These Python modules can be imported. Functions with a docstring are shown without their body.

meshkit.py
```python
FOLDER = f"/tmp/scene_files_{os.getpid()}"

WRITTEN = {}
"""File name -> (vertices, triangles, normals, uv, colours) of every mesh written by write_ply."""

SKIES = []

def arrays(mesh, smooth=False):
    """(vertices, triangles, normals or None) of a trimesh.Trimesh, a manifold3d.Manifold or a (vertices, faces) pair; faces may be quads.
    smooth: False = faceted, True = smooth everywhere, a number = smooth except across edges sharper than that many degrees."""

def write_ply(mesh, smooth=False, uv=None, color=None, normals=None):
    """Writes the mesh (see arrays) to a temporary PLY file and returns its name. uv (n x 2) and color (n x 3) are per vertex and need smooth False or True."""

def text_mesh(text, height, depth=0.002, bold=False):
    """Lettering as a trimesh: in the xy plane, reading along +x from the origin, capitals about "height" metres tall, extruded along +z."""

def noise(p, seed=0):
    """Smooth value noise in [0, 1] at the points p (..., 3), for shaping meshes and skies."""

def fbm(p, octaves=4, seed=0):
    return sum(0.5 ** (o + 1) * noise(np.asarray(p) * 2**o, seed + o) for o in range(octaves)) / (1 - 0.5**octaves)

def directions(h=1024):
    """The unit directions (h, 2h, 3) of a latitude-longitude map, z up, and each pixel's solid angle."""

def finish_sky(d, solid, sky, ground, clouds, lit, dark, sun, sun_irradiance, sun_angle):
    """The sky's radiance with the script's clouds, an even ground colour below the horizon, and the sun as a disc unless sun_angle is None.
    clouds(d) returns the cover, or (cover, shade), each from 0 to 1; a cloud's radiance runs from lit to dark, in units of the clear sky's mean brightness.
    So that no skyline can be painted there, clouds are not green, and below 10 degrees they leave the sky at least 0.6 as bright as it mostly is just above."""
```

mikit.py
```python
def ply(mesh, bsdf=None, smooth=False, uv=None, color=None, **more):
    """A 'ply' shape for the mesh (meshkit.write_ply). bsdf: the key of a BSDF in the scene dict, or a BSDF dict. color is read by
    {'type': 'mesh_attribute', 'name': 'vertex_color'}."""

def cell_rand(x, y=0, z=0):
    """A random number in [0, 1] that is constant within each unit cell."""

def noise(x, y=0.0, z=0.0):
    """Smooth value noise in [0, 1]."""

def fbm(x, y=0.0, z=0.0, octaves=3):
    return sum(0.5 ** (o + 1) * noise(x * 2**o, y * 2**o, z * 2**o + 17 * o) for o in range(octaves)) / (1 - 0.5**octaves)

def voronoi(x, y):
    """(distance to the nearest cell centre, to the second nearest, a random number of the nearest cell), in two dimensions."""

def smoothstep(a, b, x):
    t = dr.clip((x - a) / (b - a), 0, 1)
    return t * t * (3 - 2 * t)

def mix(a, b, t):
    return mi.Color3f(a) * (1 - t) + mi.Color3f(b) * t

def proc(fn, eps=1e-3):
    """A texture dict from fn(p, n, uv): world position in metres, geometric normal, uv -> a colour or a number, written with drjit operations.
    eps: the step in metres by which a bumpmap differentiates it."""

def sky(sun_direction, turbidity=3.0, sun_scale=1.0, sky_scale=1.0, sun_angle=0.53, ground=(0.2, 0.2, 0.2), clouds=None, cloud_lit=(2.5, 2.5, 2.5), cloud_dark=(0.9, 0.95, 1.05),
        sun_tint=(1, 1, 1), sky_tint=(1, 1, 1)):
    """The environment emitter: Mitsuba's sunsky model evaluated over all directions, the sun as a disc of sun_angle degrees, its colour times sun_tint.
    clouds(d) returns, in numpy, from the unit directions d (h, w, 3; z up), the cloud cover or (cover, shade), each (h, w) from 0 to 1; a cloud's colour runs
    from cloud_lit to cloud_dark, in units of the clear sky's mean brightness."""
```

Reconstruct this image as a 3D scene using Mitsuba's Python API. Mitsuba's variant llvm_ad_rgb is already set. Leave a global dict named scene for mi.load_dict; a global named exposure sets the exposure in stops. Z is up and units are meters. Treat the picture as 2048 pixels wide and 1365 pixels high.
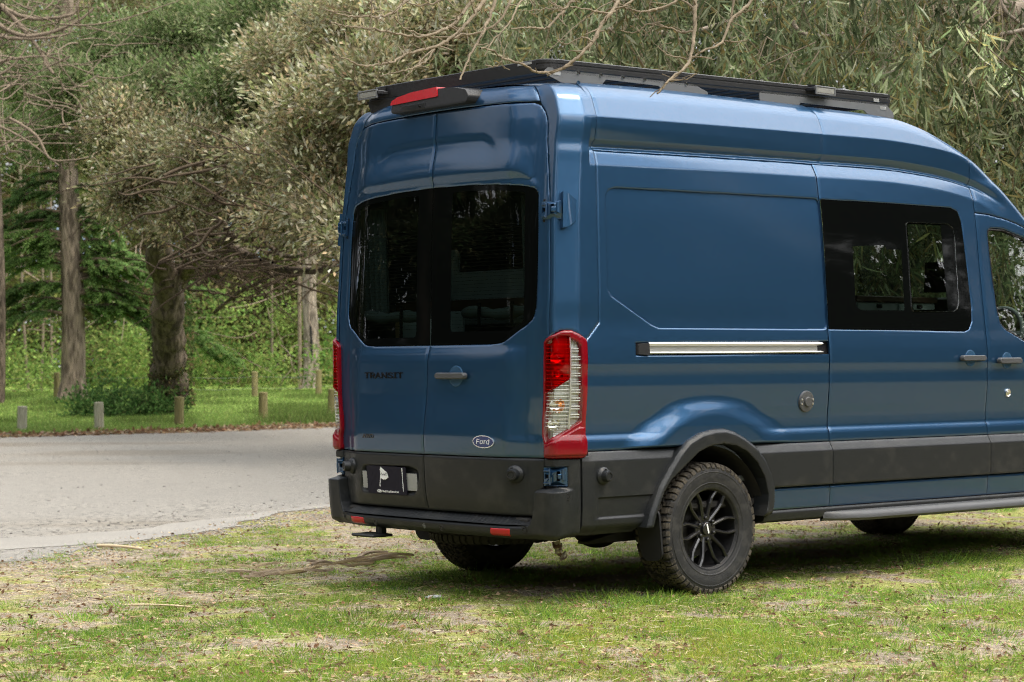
import math
import numpy as np
import trimesh
import shapely
from shapely.geometry import Polygon, LineString, Point, box as sbox
from shapely import affinity
from scipy.spatial import ConvexHull
import mitsuba as mi
import drjit as dr
import mikit
import meshkit
from mikit import proc, noise, fbm, voronoi, smoothstep, mix, cell_rand

scene, labels = {}, {}
T = mi.ScalarTransform4f

# ------------------------------------------------------------------ camera, sky, exposure
# metres; the origin lies on the ground under the van's rear axle, x towards the van's front, y to its left
CAM = np.array([-8.0307, -8.5629, 1.2195])
FW = np.array([0.65838, 0.75259, 0.01204]); FW /= np.linalg.norm(FW)
UP = np.array([-0.00278, -0.01357, 0.99990])
scene['camera'] = {'type': 'thinlens', 'fov': 27.80, 'fov_axis': 'x', 'near_clip': 0.1, 'far_clip': 1500.0, 'aperture_radius': 0.006, 'focus_distance': 10.6,
                   'to_world': T().look_at(origin=CAM.tolist(), target=(CAM + FW).tolist(), up=UP.tolist())}


SUN = np.array([0.22, -0.58, 1.0])


def cloud_cover(d):
    q = d[..., :2] / np.maximum(d[..., 2:3] + .18, .05)
    n = meshkit.fbm(np.concatenate([q * 1.7, np.full(q.shape[:-1] + (1,), 3.1)], -1), 5, 4)
    w = meshkit.fbm(np.concatenate([q * .8, np.full(q.shape[:-1] + (1,), 9.7)], -1), 4, 9)
    away = np.degrees(np.arccos(np.clip(d @ (SUN / np.linalg.norm(SUN)), -1, 1)))   # thin cloud is brighter towards the sun behind it
    c = np.clip((n - .31) / .15, 0, 1)
    return .22 + .78 * c * c * (3 - 2 * c), np.clip((away - 22) / 62 + (w - .5) * .7, 0, 1)


scene['sky'] = mikit.sky(SUN.tolist(), turbidity=3, sun_scale=0.27, sun_angle=22, clouds=cloud_cover, cloud_lit=(11.0, 11.0, 10.9), cloud_dark=(2.2, 2.25, 2.35))
exposure = 2.2

# ground frame seen from where the photographer stands: d metres ahead, l metres to the right
GF = np.array([FW[0], FW[1]]) / np.hypot(FW[0], FW[1]); GR = np.array([GF[1], -GF[0]])


def gp(d, l, z=0.0):
    p = CAM[:2] + GF * d + GR * l
    return np.array([p[0], p[1], z])


def gps(d, l, z=None):
    d, l = np.asarray(d, float), np.asarray(l, float)
    p = CAM[:2] + d[..., None] * GF + l[..., None] * GR
    return np.concatenate([p, (np.zeros_like(d) if z is None else np.broadcast_to(z, d.shape))[..., None]], -1)


def togd(p):
    q = p[..., :2] - CAM[:2]
    return q @ GF, q @ GR


# ------------------------------------------------------------------ helpers
used = {}


def numbered(name):
    n = used.get(name, 0); used[name] = n + 1
    return name if n == 0 else f'{name}_{n:03d}'


def obj(name, mesh, bsdf, parent=None, smooth=False, label=None, category=None, group=None, kind=None, **more):
    key = numbered((parent + '__' if parent else '') + name)
    scene[key] = mikit.ply(mesh, bsdf, smooth, **more)
    tag(key, label, category, group, kind)
    return key


def tag(key, label=None, category=None, group=None, kind=None):
    d = {k: v for k, v in (('label', label), ('category', category), ('group', group), ('kind', kind)) if v}
    if d:
        labels.setdefault(key, {}).update(d)


def thing(name, label, category, group=None):
    key = numbered(name); tag(key, label, category, group)
    return key


def cat(*ms):
    return trimesh.util.concatenate([m for m in ms if m is not None])


def cbox(sx, sy, sz, c=(0, 0, 0), b=.003):
    """box with chamfered edges"""
    h = np.array([sx, sy, sz]) / 2; pts = []
    for s in np.ndindex(2, 2, 2):
        s = np.array(s) * 2 - 1
        for k in range(3):
            q = h - b; q[k] = h[k]; pts.append(s * q)
    m = hull(np.array(pts)); m.apply_translation(c)
    return m


def hull(p):
    return trimesh.convex.convex_hull(np.asarray(p, float))


def ring_frames(p):
    t = np.gradient(p, axis=0); t /= np.maximum(np.linalg.norm(t, axis=1, keepdims=True), 1e-9)
    ref = np.array([0, 0, 1.0]) if abs(t[:, 2]).mean() < .8 else np.array([1.0, 0, 0])
    a = np.cross(t, ref); a /= np.maximum(np.linalg.norm(a, axis=1, keepdims=True), 1e-9)
    return a, np.cross(t, a)


def tube(p, r, n=6, cap=True):
    p = np.asarray(p, float); r = np.broadcast_to(np.asarray(r, float), (len(p),))
    a, b = ring_frames(p); w = np.arange(n) * 2 * np.pi / n
    v = (p[:, None] + r[:, None, None] * (np.cos(w)[None, :, None] * a[:, None] + np.sin(w)[None, :, None] * b[:, None])).reshape(-1, 3)
    i, j = np.meshgrid(np.arange(len(p) - 1), np.arange(n), indexing='ij'); k = (j + 1) % n
    q = np.stack([i * n + j, (i + 1) * n + j, (i + 1) * n + k, i * n + k], -1).reshape(-1, 4)
    f = np.vstack([q[:, [0, 1, 2]], q[:, [0, 2, 3]]])[:, ::-1]
    if cap:
        v = np.vstack([v, p[0], p[-1]]); m = len(p) * n; j = np.arange(n); k = (j + 1) % n; e = (len(p) - 1) * n
        f = np.vstack([f, np.stack([np.full(n, m), k, j], 1)[:, ::-1], np.stack([np.full(n, m + 1), e + j, e + k], 1)[:, ::-1]])
    m = trimesh.Trimesh(v, f, process=False)
    return m


def lathe(rz, n=48):
    """profile of (radius, height) turned about z"""
    rz = np.array(rz, float); w = np.arange(n) * 2 * np.pi / n; m = len(rz)
    v = np.stack([rz[:, 0, None] * np.cos(w), rz[:, 0, None] * np.sin(w), np.repeat(rz[:, 1, None], n, 1)], -1).reshape(-1, 3)
    i, j = np.meshgrid(np.arange(m - 1), np.arange(n), indexing='ij'); k = (j + 1) % n
    q = np.stack([i * n + j, i * n + k, (i + 1) * n + k, (i + 1) * n + j], -1).reshape(-1, 4)
    return trimesh.Trimesh(v, np.vstack([q[:, [0, 1, 2]], q[:, [0, 2, 3]]]), process=False)


def extrude(poly, h):
    geoms = getattr(poly, 'geoms', [poly])
    return cat(*[trimesh.creation.extrude_polygon(g, h, engine='earcut') for g in geoms if g.area > 0])


def moved(m, t=(0, 0, 0), rot=None):
    m = m.copy()
    if rot is not None:
        m.apply_transform(trimesh.transformations.rotation_matrix(math.radians(rot[0]), rot[1]))
    m.apply_translation(t)
    return m


def rnd(pts, r, q=5):
    """polygon with rounded corners"""
    p = Polygon(pts) if not hasattr(pts, 'area') else pts
    return p.buffer(-r, quad_segs=q).buffer(2 * r, quad_segs=q).buffer(-r, quad_segs=q) if r else p


# ------------------------------------------------------------------ materials
def rgb(*c):
    return {'type': 'rgb', 'value': list(c)}


def mat(name, base, rough=.5, metal=0., spec=.5, cc=0., ccg=.95, bump=None, bscale=1., two=True, **kw):
    b = {'type': 'principled', 'base_color': rgb(*base) if isinstance(base, tuple) else base, 'roughness': rough, 'metallic': metal, 'specular': spec}
    if cc:
        b.update(clearcoat=cc, clearcoat_gloss=ccg)
    b.update(kw)
    if bump is not None:
        b = {'type': 'bumpmap', 'arbitrary': bump, 'scale': bscale, 'bsdf': b}
    scene[name] = {'type': 'twosided', 'bsdf': b} if two else b


scene['paint'] = {'type': 'twosided', 'bsdf': {'type': 'blendbsdf', 'weight': .36,
    'a': {'type': 'roughplastic', 'distribution': 'ggx', 'alpha': .012, 'int_ior': 1.8, 'nonlinear': True, 'diffuse_reflectance': rgb(.0235, .071, .148)},
    'b': {'type': 'principled', 'base_color': rgb(.065, .186, .375), 'metallic': 1.0, 'roughness': .42, 'specular': .5}}}
mat('paint_inner', (.02, .07, .14), .5, .2, .4)
mat('glint_red', (.17, .0012, .006), .12, 0, .4, .5, .99)


def clad_fn(p, n, uv):
    d = fbm(p.x * 9, p.y * 9, p.z * 9, 3); g = noise(p.x * 160, p.y * 160, p.z * 160)
    return mix((.0125, .014, .0155), (.022, .0225, .0225), smoothstep(.48, .75, d)) * (.86 + .28 * g)


mat('cladding', proc(clad_fn), .42, 0, .36)
mat('black_plastic', (.014, .014, .015), .45, 0, .4)
mat('grey_plastic', (.060, .062, .065), .45, 0, .45)
mat('soft_black', (.010, .010, .011), .7, 0, .3)
mat('gloss_black', (.006, .006, .007), .08, 0, .5, 1., .99)
mat('window_frit', (.0025, .003, .003), .04, 0, .20)
mat('silver', (.70, .70, .68), .36, .85)
mat('chrome', (.75, .75, .75), .08, 1.)
mat('rack_black', (.016, .016, .017), .38, 0, .5)
mat('rack_grey', (.13, .135, .14), .42, .2, .5)
mat('white_print', (.75, .75, .75), .4)
mat('plate_navy', (.010, .009, .018), .6, 0, .2)
mat('badge_blue', (.01, .025, .11), .12, 0, .5, 1.)
mat('wheel_black', (.012, .012, .013), .22, .25, .5, 1., .97)
mat('reflector_red', (.36, .003, .008), .18, 0, .5, .6)
mat('lamp_reflector', (.55, .57, .54), .22, .8, .5, bump=proc(lambda p, n, uv: .5 * dr.abs(dr.sin(p.z * 300)) + .5 * dr.abs(dr.sin((p.x - p.y) * 300)), eps=5e-4), bscale=.002)
mat('lamp_face', (.30, .30, .28), .3, .3, .5)
scene['glass_red'] = {'type': 'thindielectric', 'int_ior': 1.5, 'specular_transmittance': rgb(.80, .012, .018)}
scene['glass_lens'] = {'type': 'thindielectric', 'int_ior': 1.5, 'specular_transmittance': rgb(.92, .93, .92)}
mat('amber', (.8, .25, .03), .2, 0, .5, 1.)
mat('interior_grey', (.10, .11, .11), .8)
mat('interior_light', (.46, .52, .50), .7)
mat('curtain', (.15, .175, .165), .9)
mat('wood_brown', (.10, .055, .03), .6)
mat('pale_wood', (.55, .40, .20), .6)
mat('underbody', proc(lambda p, n, uv: mix((.008, .008, .008), (.022, .019, .016), fbm(p.x * 14, p.y * 14, p.z * 14, 3))), .8)
mat('rust', proc(lambda p, n, uv: mix((.06, .03, .018), (.25, .22, .17), smoothstep(.4, .62, fbm(p.x * 40, p.y * 40, p.z * 40, 3)))), .8)
scene['glass_tint'] = {'type': 'thindielectric', 'int_ior': 1.5, 'specular_transmittance': rgb(.22, .275, .265)}
scene['glass_dark'] = {'type': 'thindielectric', 'int_ior': 1.5, 'specular_transmittance': rgb(.27, .33, .30)}
scene['glass_clear'] = {'type': 'thindielectric', 'int_ior': 1.5, 'specular_transmittance': rgb(.68, .76, .70)}


def rubber_fn(p, n, uv):
    d = fbm(p.x * 24, p.y * 24, p.z * 24, 3)
    return mix((.016, .016, .017), (.030, .029, .028), smoothstep(.42, .72, d))


mat('rubber', proc(rubber_fn), .62, 0, .4)
mat('tread_rubber', proc(lambda p, n, uv: mix((.022, .020, .018), (.070, .060, .046), smoothstep(.35, .62, fbm(p.x * 30, p.y * 30, p.z * 30, 3)))), .8, 0, .3)
# ---- van body surface: u runs along the plan contour from the rear centre line over the corner and along the side, z is height
from scipy.interpolate import PchipInterpolator as PC
def tab(*p):
    a = np.array(p, float).reshape(-1, 2); f = PC(a[:, 0], a[:, 1]); lo, hi = a[0, 0], a[-1, 0]
    return lambda v: f(np.clip(v, lo, hi))
def sst(a, b, x):
    t = np.clip((np.asarray(x, float) - a) / (b - a), 0, 1); return t * t * (3 - 2 * t)
U1, DXC, DYC = 0.915, 0.125, 0.055
_cp = np.array([[0, -.10], [0, 0], [DXC, DYC], [DXC + .15, DYC]])
def _corner():
    seg = []
    for a, b in zip(_cp[:-1], _cp[1:]):
        n = int(round(np.linalg.norm(b - a) / .001)); seg += [a + (b - a) * i / n for i in range(n)]
    seg = np.array(seg + [_cp[-1]]); k = np.exp(-0.5 * (np.arange(-40, 41) / 9.0) ** 2); k /= k.sum()
    pad = np.vstack([seg[0] + (seg[0] - seg[1]) * np.arange(40, 0, -1)[:, None], seg, seg[-1] + (seg[-1] - seg[-2]) * np.arange(1, 41)[:, None]])
    sm = np.stack([np.convolve(pad[:, i], k, 'valid') for i in (0, 1)], 1)
    s = np.r_[0, np.cumsum(np.linalg.norm(np.diff(seg, axis=0), axis=1))] - .10
    return s, sm
_cs, _cxy = _corner()
LC = float(np.hypot(DXC, DYC)); U2 = U1 + LC; X2 = -0.943
def ux(x): return U2 + (np.asarray(x, float) - X2)
xc_t = tab(.30,-1.10, .45,-1.128, .54,-1.150, .65,-1.160, .75,-1.165, .86,-1.171, .90,-1.168, 1.04,-1.150, 1.08,-1.146, 1.24,-1.140, 1.28,-1.134, 1.335,-1.120, 1.6,-1.113, 1.97,-1.102, 2.165,-1.091, 2.30,-1.084, 2.574,-1.066, 2.75,-1.045)
xe_t = tab(.30,-1.05, .75,-1.064, 1.4,-1.068, 1.68,-1.055, 2.0,-1.04, 2.15,-1.027, 2.56,-.985, 2.75,-.965)
Yd_t = tab(.20,.93, .30,.955, .41,.985, .545,.997, .79,1.000, .830,.999, .845,.996, .872,.987, .92,.9875, 1.0,.9955, 1.08,1.0025, 1.12,1.0045, 1.155,1.0042, 1.185,1.0050, 1.23,1.0085, 1.30,1.0065, 1.36,1.002, 1.42,.996, 1.58,.986, 1.80,.972, 2.0,.956, 2.144,.940, 2.245,.927, 2.30,.919, 2.35,.908, 2.46,.900, 2.66,.886, 2.80,.876)
dR_t = tab(.2,-.03, 1.3,-.03, 1.44,-.027, 1.55,-.020, 1.8,-.013, 2.06,0, 2.24,.014, 2.35,.028, 2.46,.042, 2.57,.042, 2.65,.038)
dF_t = tab(.2,.03, 1.2,.036, 1.43,.033, 1.69,.022, 1.9,.016, 2.13,.016, 2.3,.022, 2.6,.03)
wRF = tab(-1.2,-1.1, -.8,-1, .947,0, 2.37,1, 3.0,1.15, 4.0,.9, 4.9,-2.2)
ztop_t = tab(-1.1,2.660, -.8,2.682, 0,2.702, .9,2.708, 1.5,2.704, 1.8,2.690, 2.0,2.655, 2.2,2.59, 2.4,2.505, 2.6,2.39, 2.8,2.25, 2.95,2.13, 3.3,1.86, 3.7,1.56, 4.1,1.29, 4.4,1.17, 4.72,1.03, 4.80,.85)
zj_t = tab(-1.1,2.31, -.8,2.315, .1,2.335, .95,2.35, 1.5,2.355, 2.0,2.335, 2.37,2.285, 2.7,2.16, 3.0,1.98, 4.8,.8)
cap_t = lambda t: np.interp(t, [-.2, -.080, -.074, -.004, 0, .016, .021, .054, .058, .170, .40], [0, 0, -.0006, -.019, -.021, -.036, -.038, -.010, -.0085, 0, 0])
shoulder_t = lambda t: np.interp(t, [0, .170, .174, .32, .5], [0, 0, -.0006, -.047, -.110])
def Yside(x, z):
    w = wRF(x)
    y = Yd_t(z) + dR_t(z) * np.maximum(-w, 0) + dF_t(z) * np.maximum(w, 0)
    m = sst(-.905, -.865, x) * (1 - sst(2.35, 2.75, x))
    y = y + cap_t(z - zj_t(x)) * m + shoulder_t(z - zj_t(x)) * (1 - sst(2.5, 3.0, x))
    d = np.clip(1 - (ztop_t(x) - z) / .10, 0, 1)
    y = y - .12 * (1 - np.sqrt(np.maximum(1 - d * d, 0)))
    # flared wheel housing
    for cx in (0.0, 3.75):
        r = np.hypot((x - cx) * (1 - .10 * sst(.35, .7, np.abs(x - cx))), z - .35)
        k = sst(.750, .595, r) * sst(.785, .80, z) * (1 - sst(.98, 1.08, z))
        y = y * (1 - k) + (1.0095 - .07 * np.maximum(z - .9, 0)) * k
    return y
def half(u, z):
    """right half of the shell: (x, y, z) for plan parameter u >= 0"""
    u, z = np.broadcast_arrays(np.asarray(u, float), np.asarray(z, float))
    ztr = 2.668 + .030 * (1 - np.clip(u / U1, 0, 1) ** 2)
    d = np.clip(1 - (ztr - z) / .10, 0, 1)
    lean = .16 * (1 - np.sqrt(np.maximum(1 - d * d, 0)))
    x1 = xe_t(z) + lean * (1 - .75 * sst(.50, .97, np.clip(u / U1, 0, 2)))
    yr = Yside(np.full_like(z, X2), z)
    s = np.minimum(yr / .97, 1.0)
    t = np.clip(u / U1, 0, 1)
    m = 1 - sst(.66, .93, t)
    xr = x1 + (xc_t(z) - xe_t(z)) * (1 - .55 * t ** 2.2) * m
    # brow over the window and the shallow crease above it
    e = np.abs(u)
    zb = 2.246 - .018 * (e / .6) ** 2 - .10 * sst(.62, .82, e) ** 2
    xr = xr - .014 * (1 - sst(.60, .83, e)) * sst(2.168, zb, z) * (1 - sst(zb, zb + .17, z))
    zk = 2.432 - .012 * (e / .4) ** 2 - .05 * sst(.38, .56, e)
    xr = xr + .0060 * (1 - sst(.40, .57, e)) * (1 - sst(zk - .034, zk + .012, z)) * sst(zk - .20, zk - .03, z)
    yrear = u * s
    q = np.clip(u - U1, -.0999, LC + .149)
    ca, cb = np.interp(q, _cs, _cxy[:, 0]), np.interp(q, _cs, _cxy[:, 1])
    xcor = x1 + ca
    y1 = U1 * s
    ycor = np.where(cb > 0, y1 + cb * (yr - y1) / DYC, y1 + cb)
    xs0 = X2 + (u - U2)
    fade = np.exp(-np.maximum(u - U2, 0) / .12)
    xsd = xs0 + (x1 + DXC - X2) * fade
    ysd = Yside(xs0, z)
    k1 = sst(U1 - .09, U1 - .05, u)
    k2 = sst(U2 + .04, U2 + .10, u)
    x = xr * (1 - k1) + xcor * k1; y = yrear * (1 - k1) + ycor * k1
    x = x * (1 - k2) + xsd * k2; y = y * (1 - k2) + ysd * k2
    return np.stack([x, -y, z], -1)
def S(u, z):
    """whole shell: u > 0 right side, u < 0 left side"""
    p = half(np.abs(u), z); p[..., 1] *= np.where(np.asarray(u) < 0, -1, 1); return p
def Nrm(u, z, e=.002):
    u, z = np.asarray(u, float), np.asarray(z, float)
    a = S(u + e, z) - S(u - e, z); b = S(u, z + e) - S(u, z - e)
    n = np.cross(b, a); n /= np.maximum(np.linalg.norm(n, axis=-1, keepdims=True), 1e-9)
    return -n


def nodes(poly, du, dz):
    """grid mesh in (u, z) cut exactly along the polygon's outline: (points, triangles)"""
    x0, y0, x1, y1 = poly.bounds
    nx, ny = max(1, int(math.ceil((x1 - x0) / du))), max(1, int(math.ceil((y1 - y0) / dz)))
    gx, gy = np.linspace(x0, x1, nx + 1), np.linspace(y0, y1, ny + 1)
    shapely.prepare(poly)
    i, j = [a.ravel() for a in np.meshgrid(np.arange(nx), np.arange(ny), indexing='ij')]
    cells = shapely.box(gx[i], gy[j], gx[i + 1], gy[j + 1])
    inside = shapely.contains_properly(poly, cells); part = ~inside & shapely.intersects(poly, cells)
    i1, j1 = i[inside], j[inside]
    q = np.stack([np.stack([gx[i1 + a], gy[j1 + b]], 1) for a, b in ((0, 0), (1, 0), (1, 1), (0, 1))], 1).reshape(-1, 2)
    tri = [np.vstack([np.arange(len(i1))[:, None] * 4 + [0, 1, 2], np.arange(len(i1))[:, None] * 4 + [0, 2, 3]])]
    pts = [q]; n = len(q)
    for g in shapely.intersection(poly, cells[part]):
        for h in getattr(g, 'geoms', [g]):
            if h.geom_type != 'Polygon' or h.area < 1e-9:
                continue
            h = shapely.geometry.polygon.orient(h); c = np.array(h.exterior.coords)[:-1]
            if len(h.interiors) == 0 and h.convex_hull.area - h.area < 1e-10:
                f = np.array([[0, k, k + 1] for k in range(1, len(c) - 1)])
            else:
                c, f = trimesh.creation.triangulate_polygon(h, engine='earcut'); c = np.asarray(c)
                e1, e2 = c[f[:, 1]] - c[f[:, 0]], c[f[:, 2]] - c[f[:, 0]]; a = e1[:, 0] * e2[:, 1] - e1[:, 1] * e2[:, 0]; f = np.where(a[:, None] < 0, f[:, ::-1], f)
            pts.append(c); tri.append(f + n); n += len(c)
    p = np.vstack(pts); f = np.vstack(tri)
    key, idx = np.unique(np.round(p, 6), axis=0, return_inverse=True)
    f = idx.reshape(-1)[f]; f = f[(f[:, 0] != f[:, 1]) & (f[:, 1] != f[:, 2]) & (f[:, 0] != f[:, 2])]
    return key, f


def panel(poly, off=0.0, roll=.0035, skirt=.014, du=.012, dz=.010, surf=None):
    """sheet of the body over the polygon, raised by off along the surface normal, its edges rolled in and turned inwards by skirt"""
    if poly.geom_type == 'MultiPolygon':
        return cat(*[panel(g, off, roll, skirt, du, dz, surf) for g in poly.geoms if g.area > 1e-5])
    uz, f = nodes(poly, du, dz)
    u, z = uz[:, 0], uz[:, 1]
    P, N = surf(u, z) if surf else (S(u, z), Nrm(u, z))
    h = off(u, z) if callable(off) else np.full(len(u), float(off))
    if roll:
        d = shapely.distance(poly.boundary, shapely.points(u, z)); t = np.clip(1 - d / roll, 0, 1)
        h = h - roll * (1 - np.sqrt(np.maximum(1 - t * t, 0)))
    v = P + N * h[:, None]
    if skirt:
        e = np.vstack([f[:, [0, 1]], f[:, [1, 2]], f[:, [2, 0]]]); s = np.sort(e, 1)
        _, inv, cnt = np.unique(s, axis=0, return_inverse=True, return_counts=True)
        e = e[cnt[inv.reshape(-1)] == 1]
        b = np.unique(e); m = np.full(len(v), -1); m[b] = len(v) + np.arange(len(b))
        w = v[b] - N[b] * skirt
        v = np.vstack([v, w]); f = np.vstack([f, np.stack([e[:, 0], m[e[:, 0]], m[e[:, 1]]], 1), np.stack([e[:, 0], m[e[:, 1]], e[:, 1]], 1)])
    return trimesh.Trimesh(v, f, process=False)


def conform(mesh, u0, z0, h=0.0):
    """lays a flat relief (x right, y up, z out) on the body at (u0, z0)"""
    v = np.asarray(mesh.vertices); u, z = u0 + v[:, 0], z0 + v[:, 1]
    return trimesh.Trimesh(S(u, z) + Nrm(u, z) * (h + v[:, 2])[:, None], mesh.faces, process=False)


def mirror(poly):
    return affinity.scale(poly, -1, 1, origin=(0, 0))


def side(*p):
    """points (x, z) of the right side as (u, z)"""
    return [(float(ux(x)), z) for x, z in p]
# ------------------------------------------------------------------ the van
VAN = thing('camper_van', 'dark blue high-roof camper van parked on the patchy grass, seen from its rear corner', 'van')


def part(name, mesh, bsdf, smooth=35, label=None, under=None, kind=None):
    return obj(name, mesh, bsdf, under or VAN, smooth, label, None, None, kind)


# outlines in (u, z), right side
DOOR_EDGE = [(.846, .757), (.853, .797), (.868, 1.05), (.881, 1.30), (.886, 1.55), (.886, 1.80), (.880, 2.02), (.867, 2.16), (.846, 2.33), (.828, 2.45), (.814, 2.512), (.797, 2.543), (.762, 2.560), (.677, 2.565), (.40, 2.572), (0, 2.575)]
WIN = rnd([(-.9, 2.172), (0, 2.170), (.30, 2.165), (.55, 2.152), (.70, 2.136), (.795, 2.118), (.802, 1.90), (.792, 1.50), (.772, 1.448), (.58, 1.337), (.50, 1.331), (-.9, 1.329)], .045)
right_half, left_half = sbox(.0022, 0, 1.6, 3), sbox(-1.6, 0, -.0022, 3)
door_r = Polygon(DOOR_EDGE + [(0, .757)]).intersection(right_half)
win_r = WIN.intersection(sbox(.0015, 1, 1.2, 3))
gap = .0025

light_poly = rnd([(.853, .756), (.862, 1.335), (.875, 1.352), (.948, 1.389), (.967, 1.395), (1.007, 1.395), (1.046, 1.377), (1.088, 1.349), (1.094, 1.331), (1.090, .782), (1.074, .760), (1.05, .755)], .012)
QE = [(u + .0045, z) for u, z in DOOR_EDGE[1:-4]]
xs = -.80
QUARTER = Polygon(QE + [(.795, 2.566), (.793, 2.655), (float(ux(xs)) - .0015, 2.672), (float(ux(xs)) - .0015, 1.437), (float(ux(-.903)), 1.34), (float(ux(-.903)), .79), (.86, .79)]).difference(light_poly.buffer(.002))
hinge_slot = sbox(.905, 1.950, .955, 2.052)
for key, poly, rev in (('corner_panel', QUARTER, 0), ('corner_panel', mirror(QUARTER), 1)):
    part(key, panel(poly, roll=.003, du=.006, dz=.010), 'paint')
HEADER = Polygon([(-.790, 2.567), (-.677, 2.571), (-.4, 2.578), (0, 2.581), (.4, 2.578), (.677, 2.571), (.790, 2.567), (.789, 2.662), (.4, 2.685), (0, 2.692), (-.4, 2.685), (-.789, 2.662)])
part('roof_header', panel(HEADER, roll=.003, du=.02, dz=.004), 'paint', 50)


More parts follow.
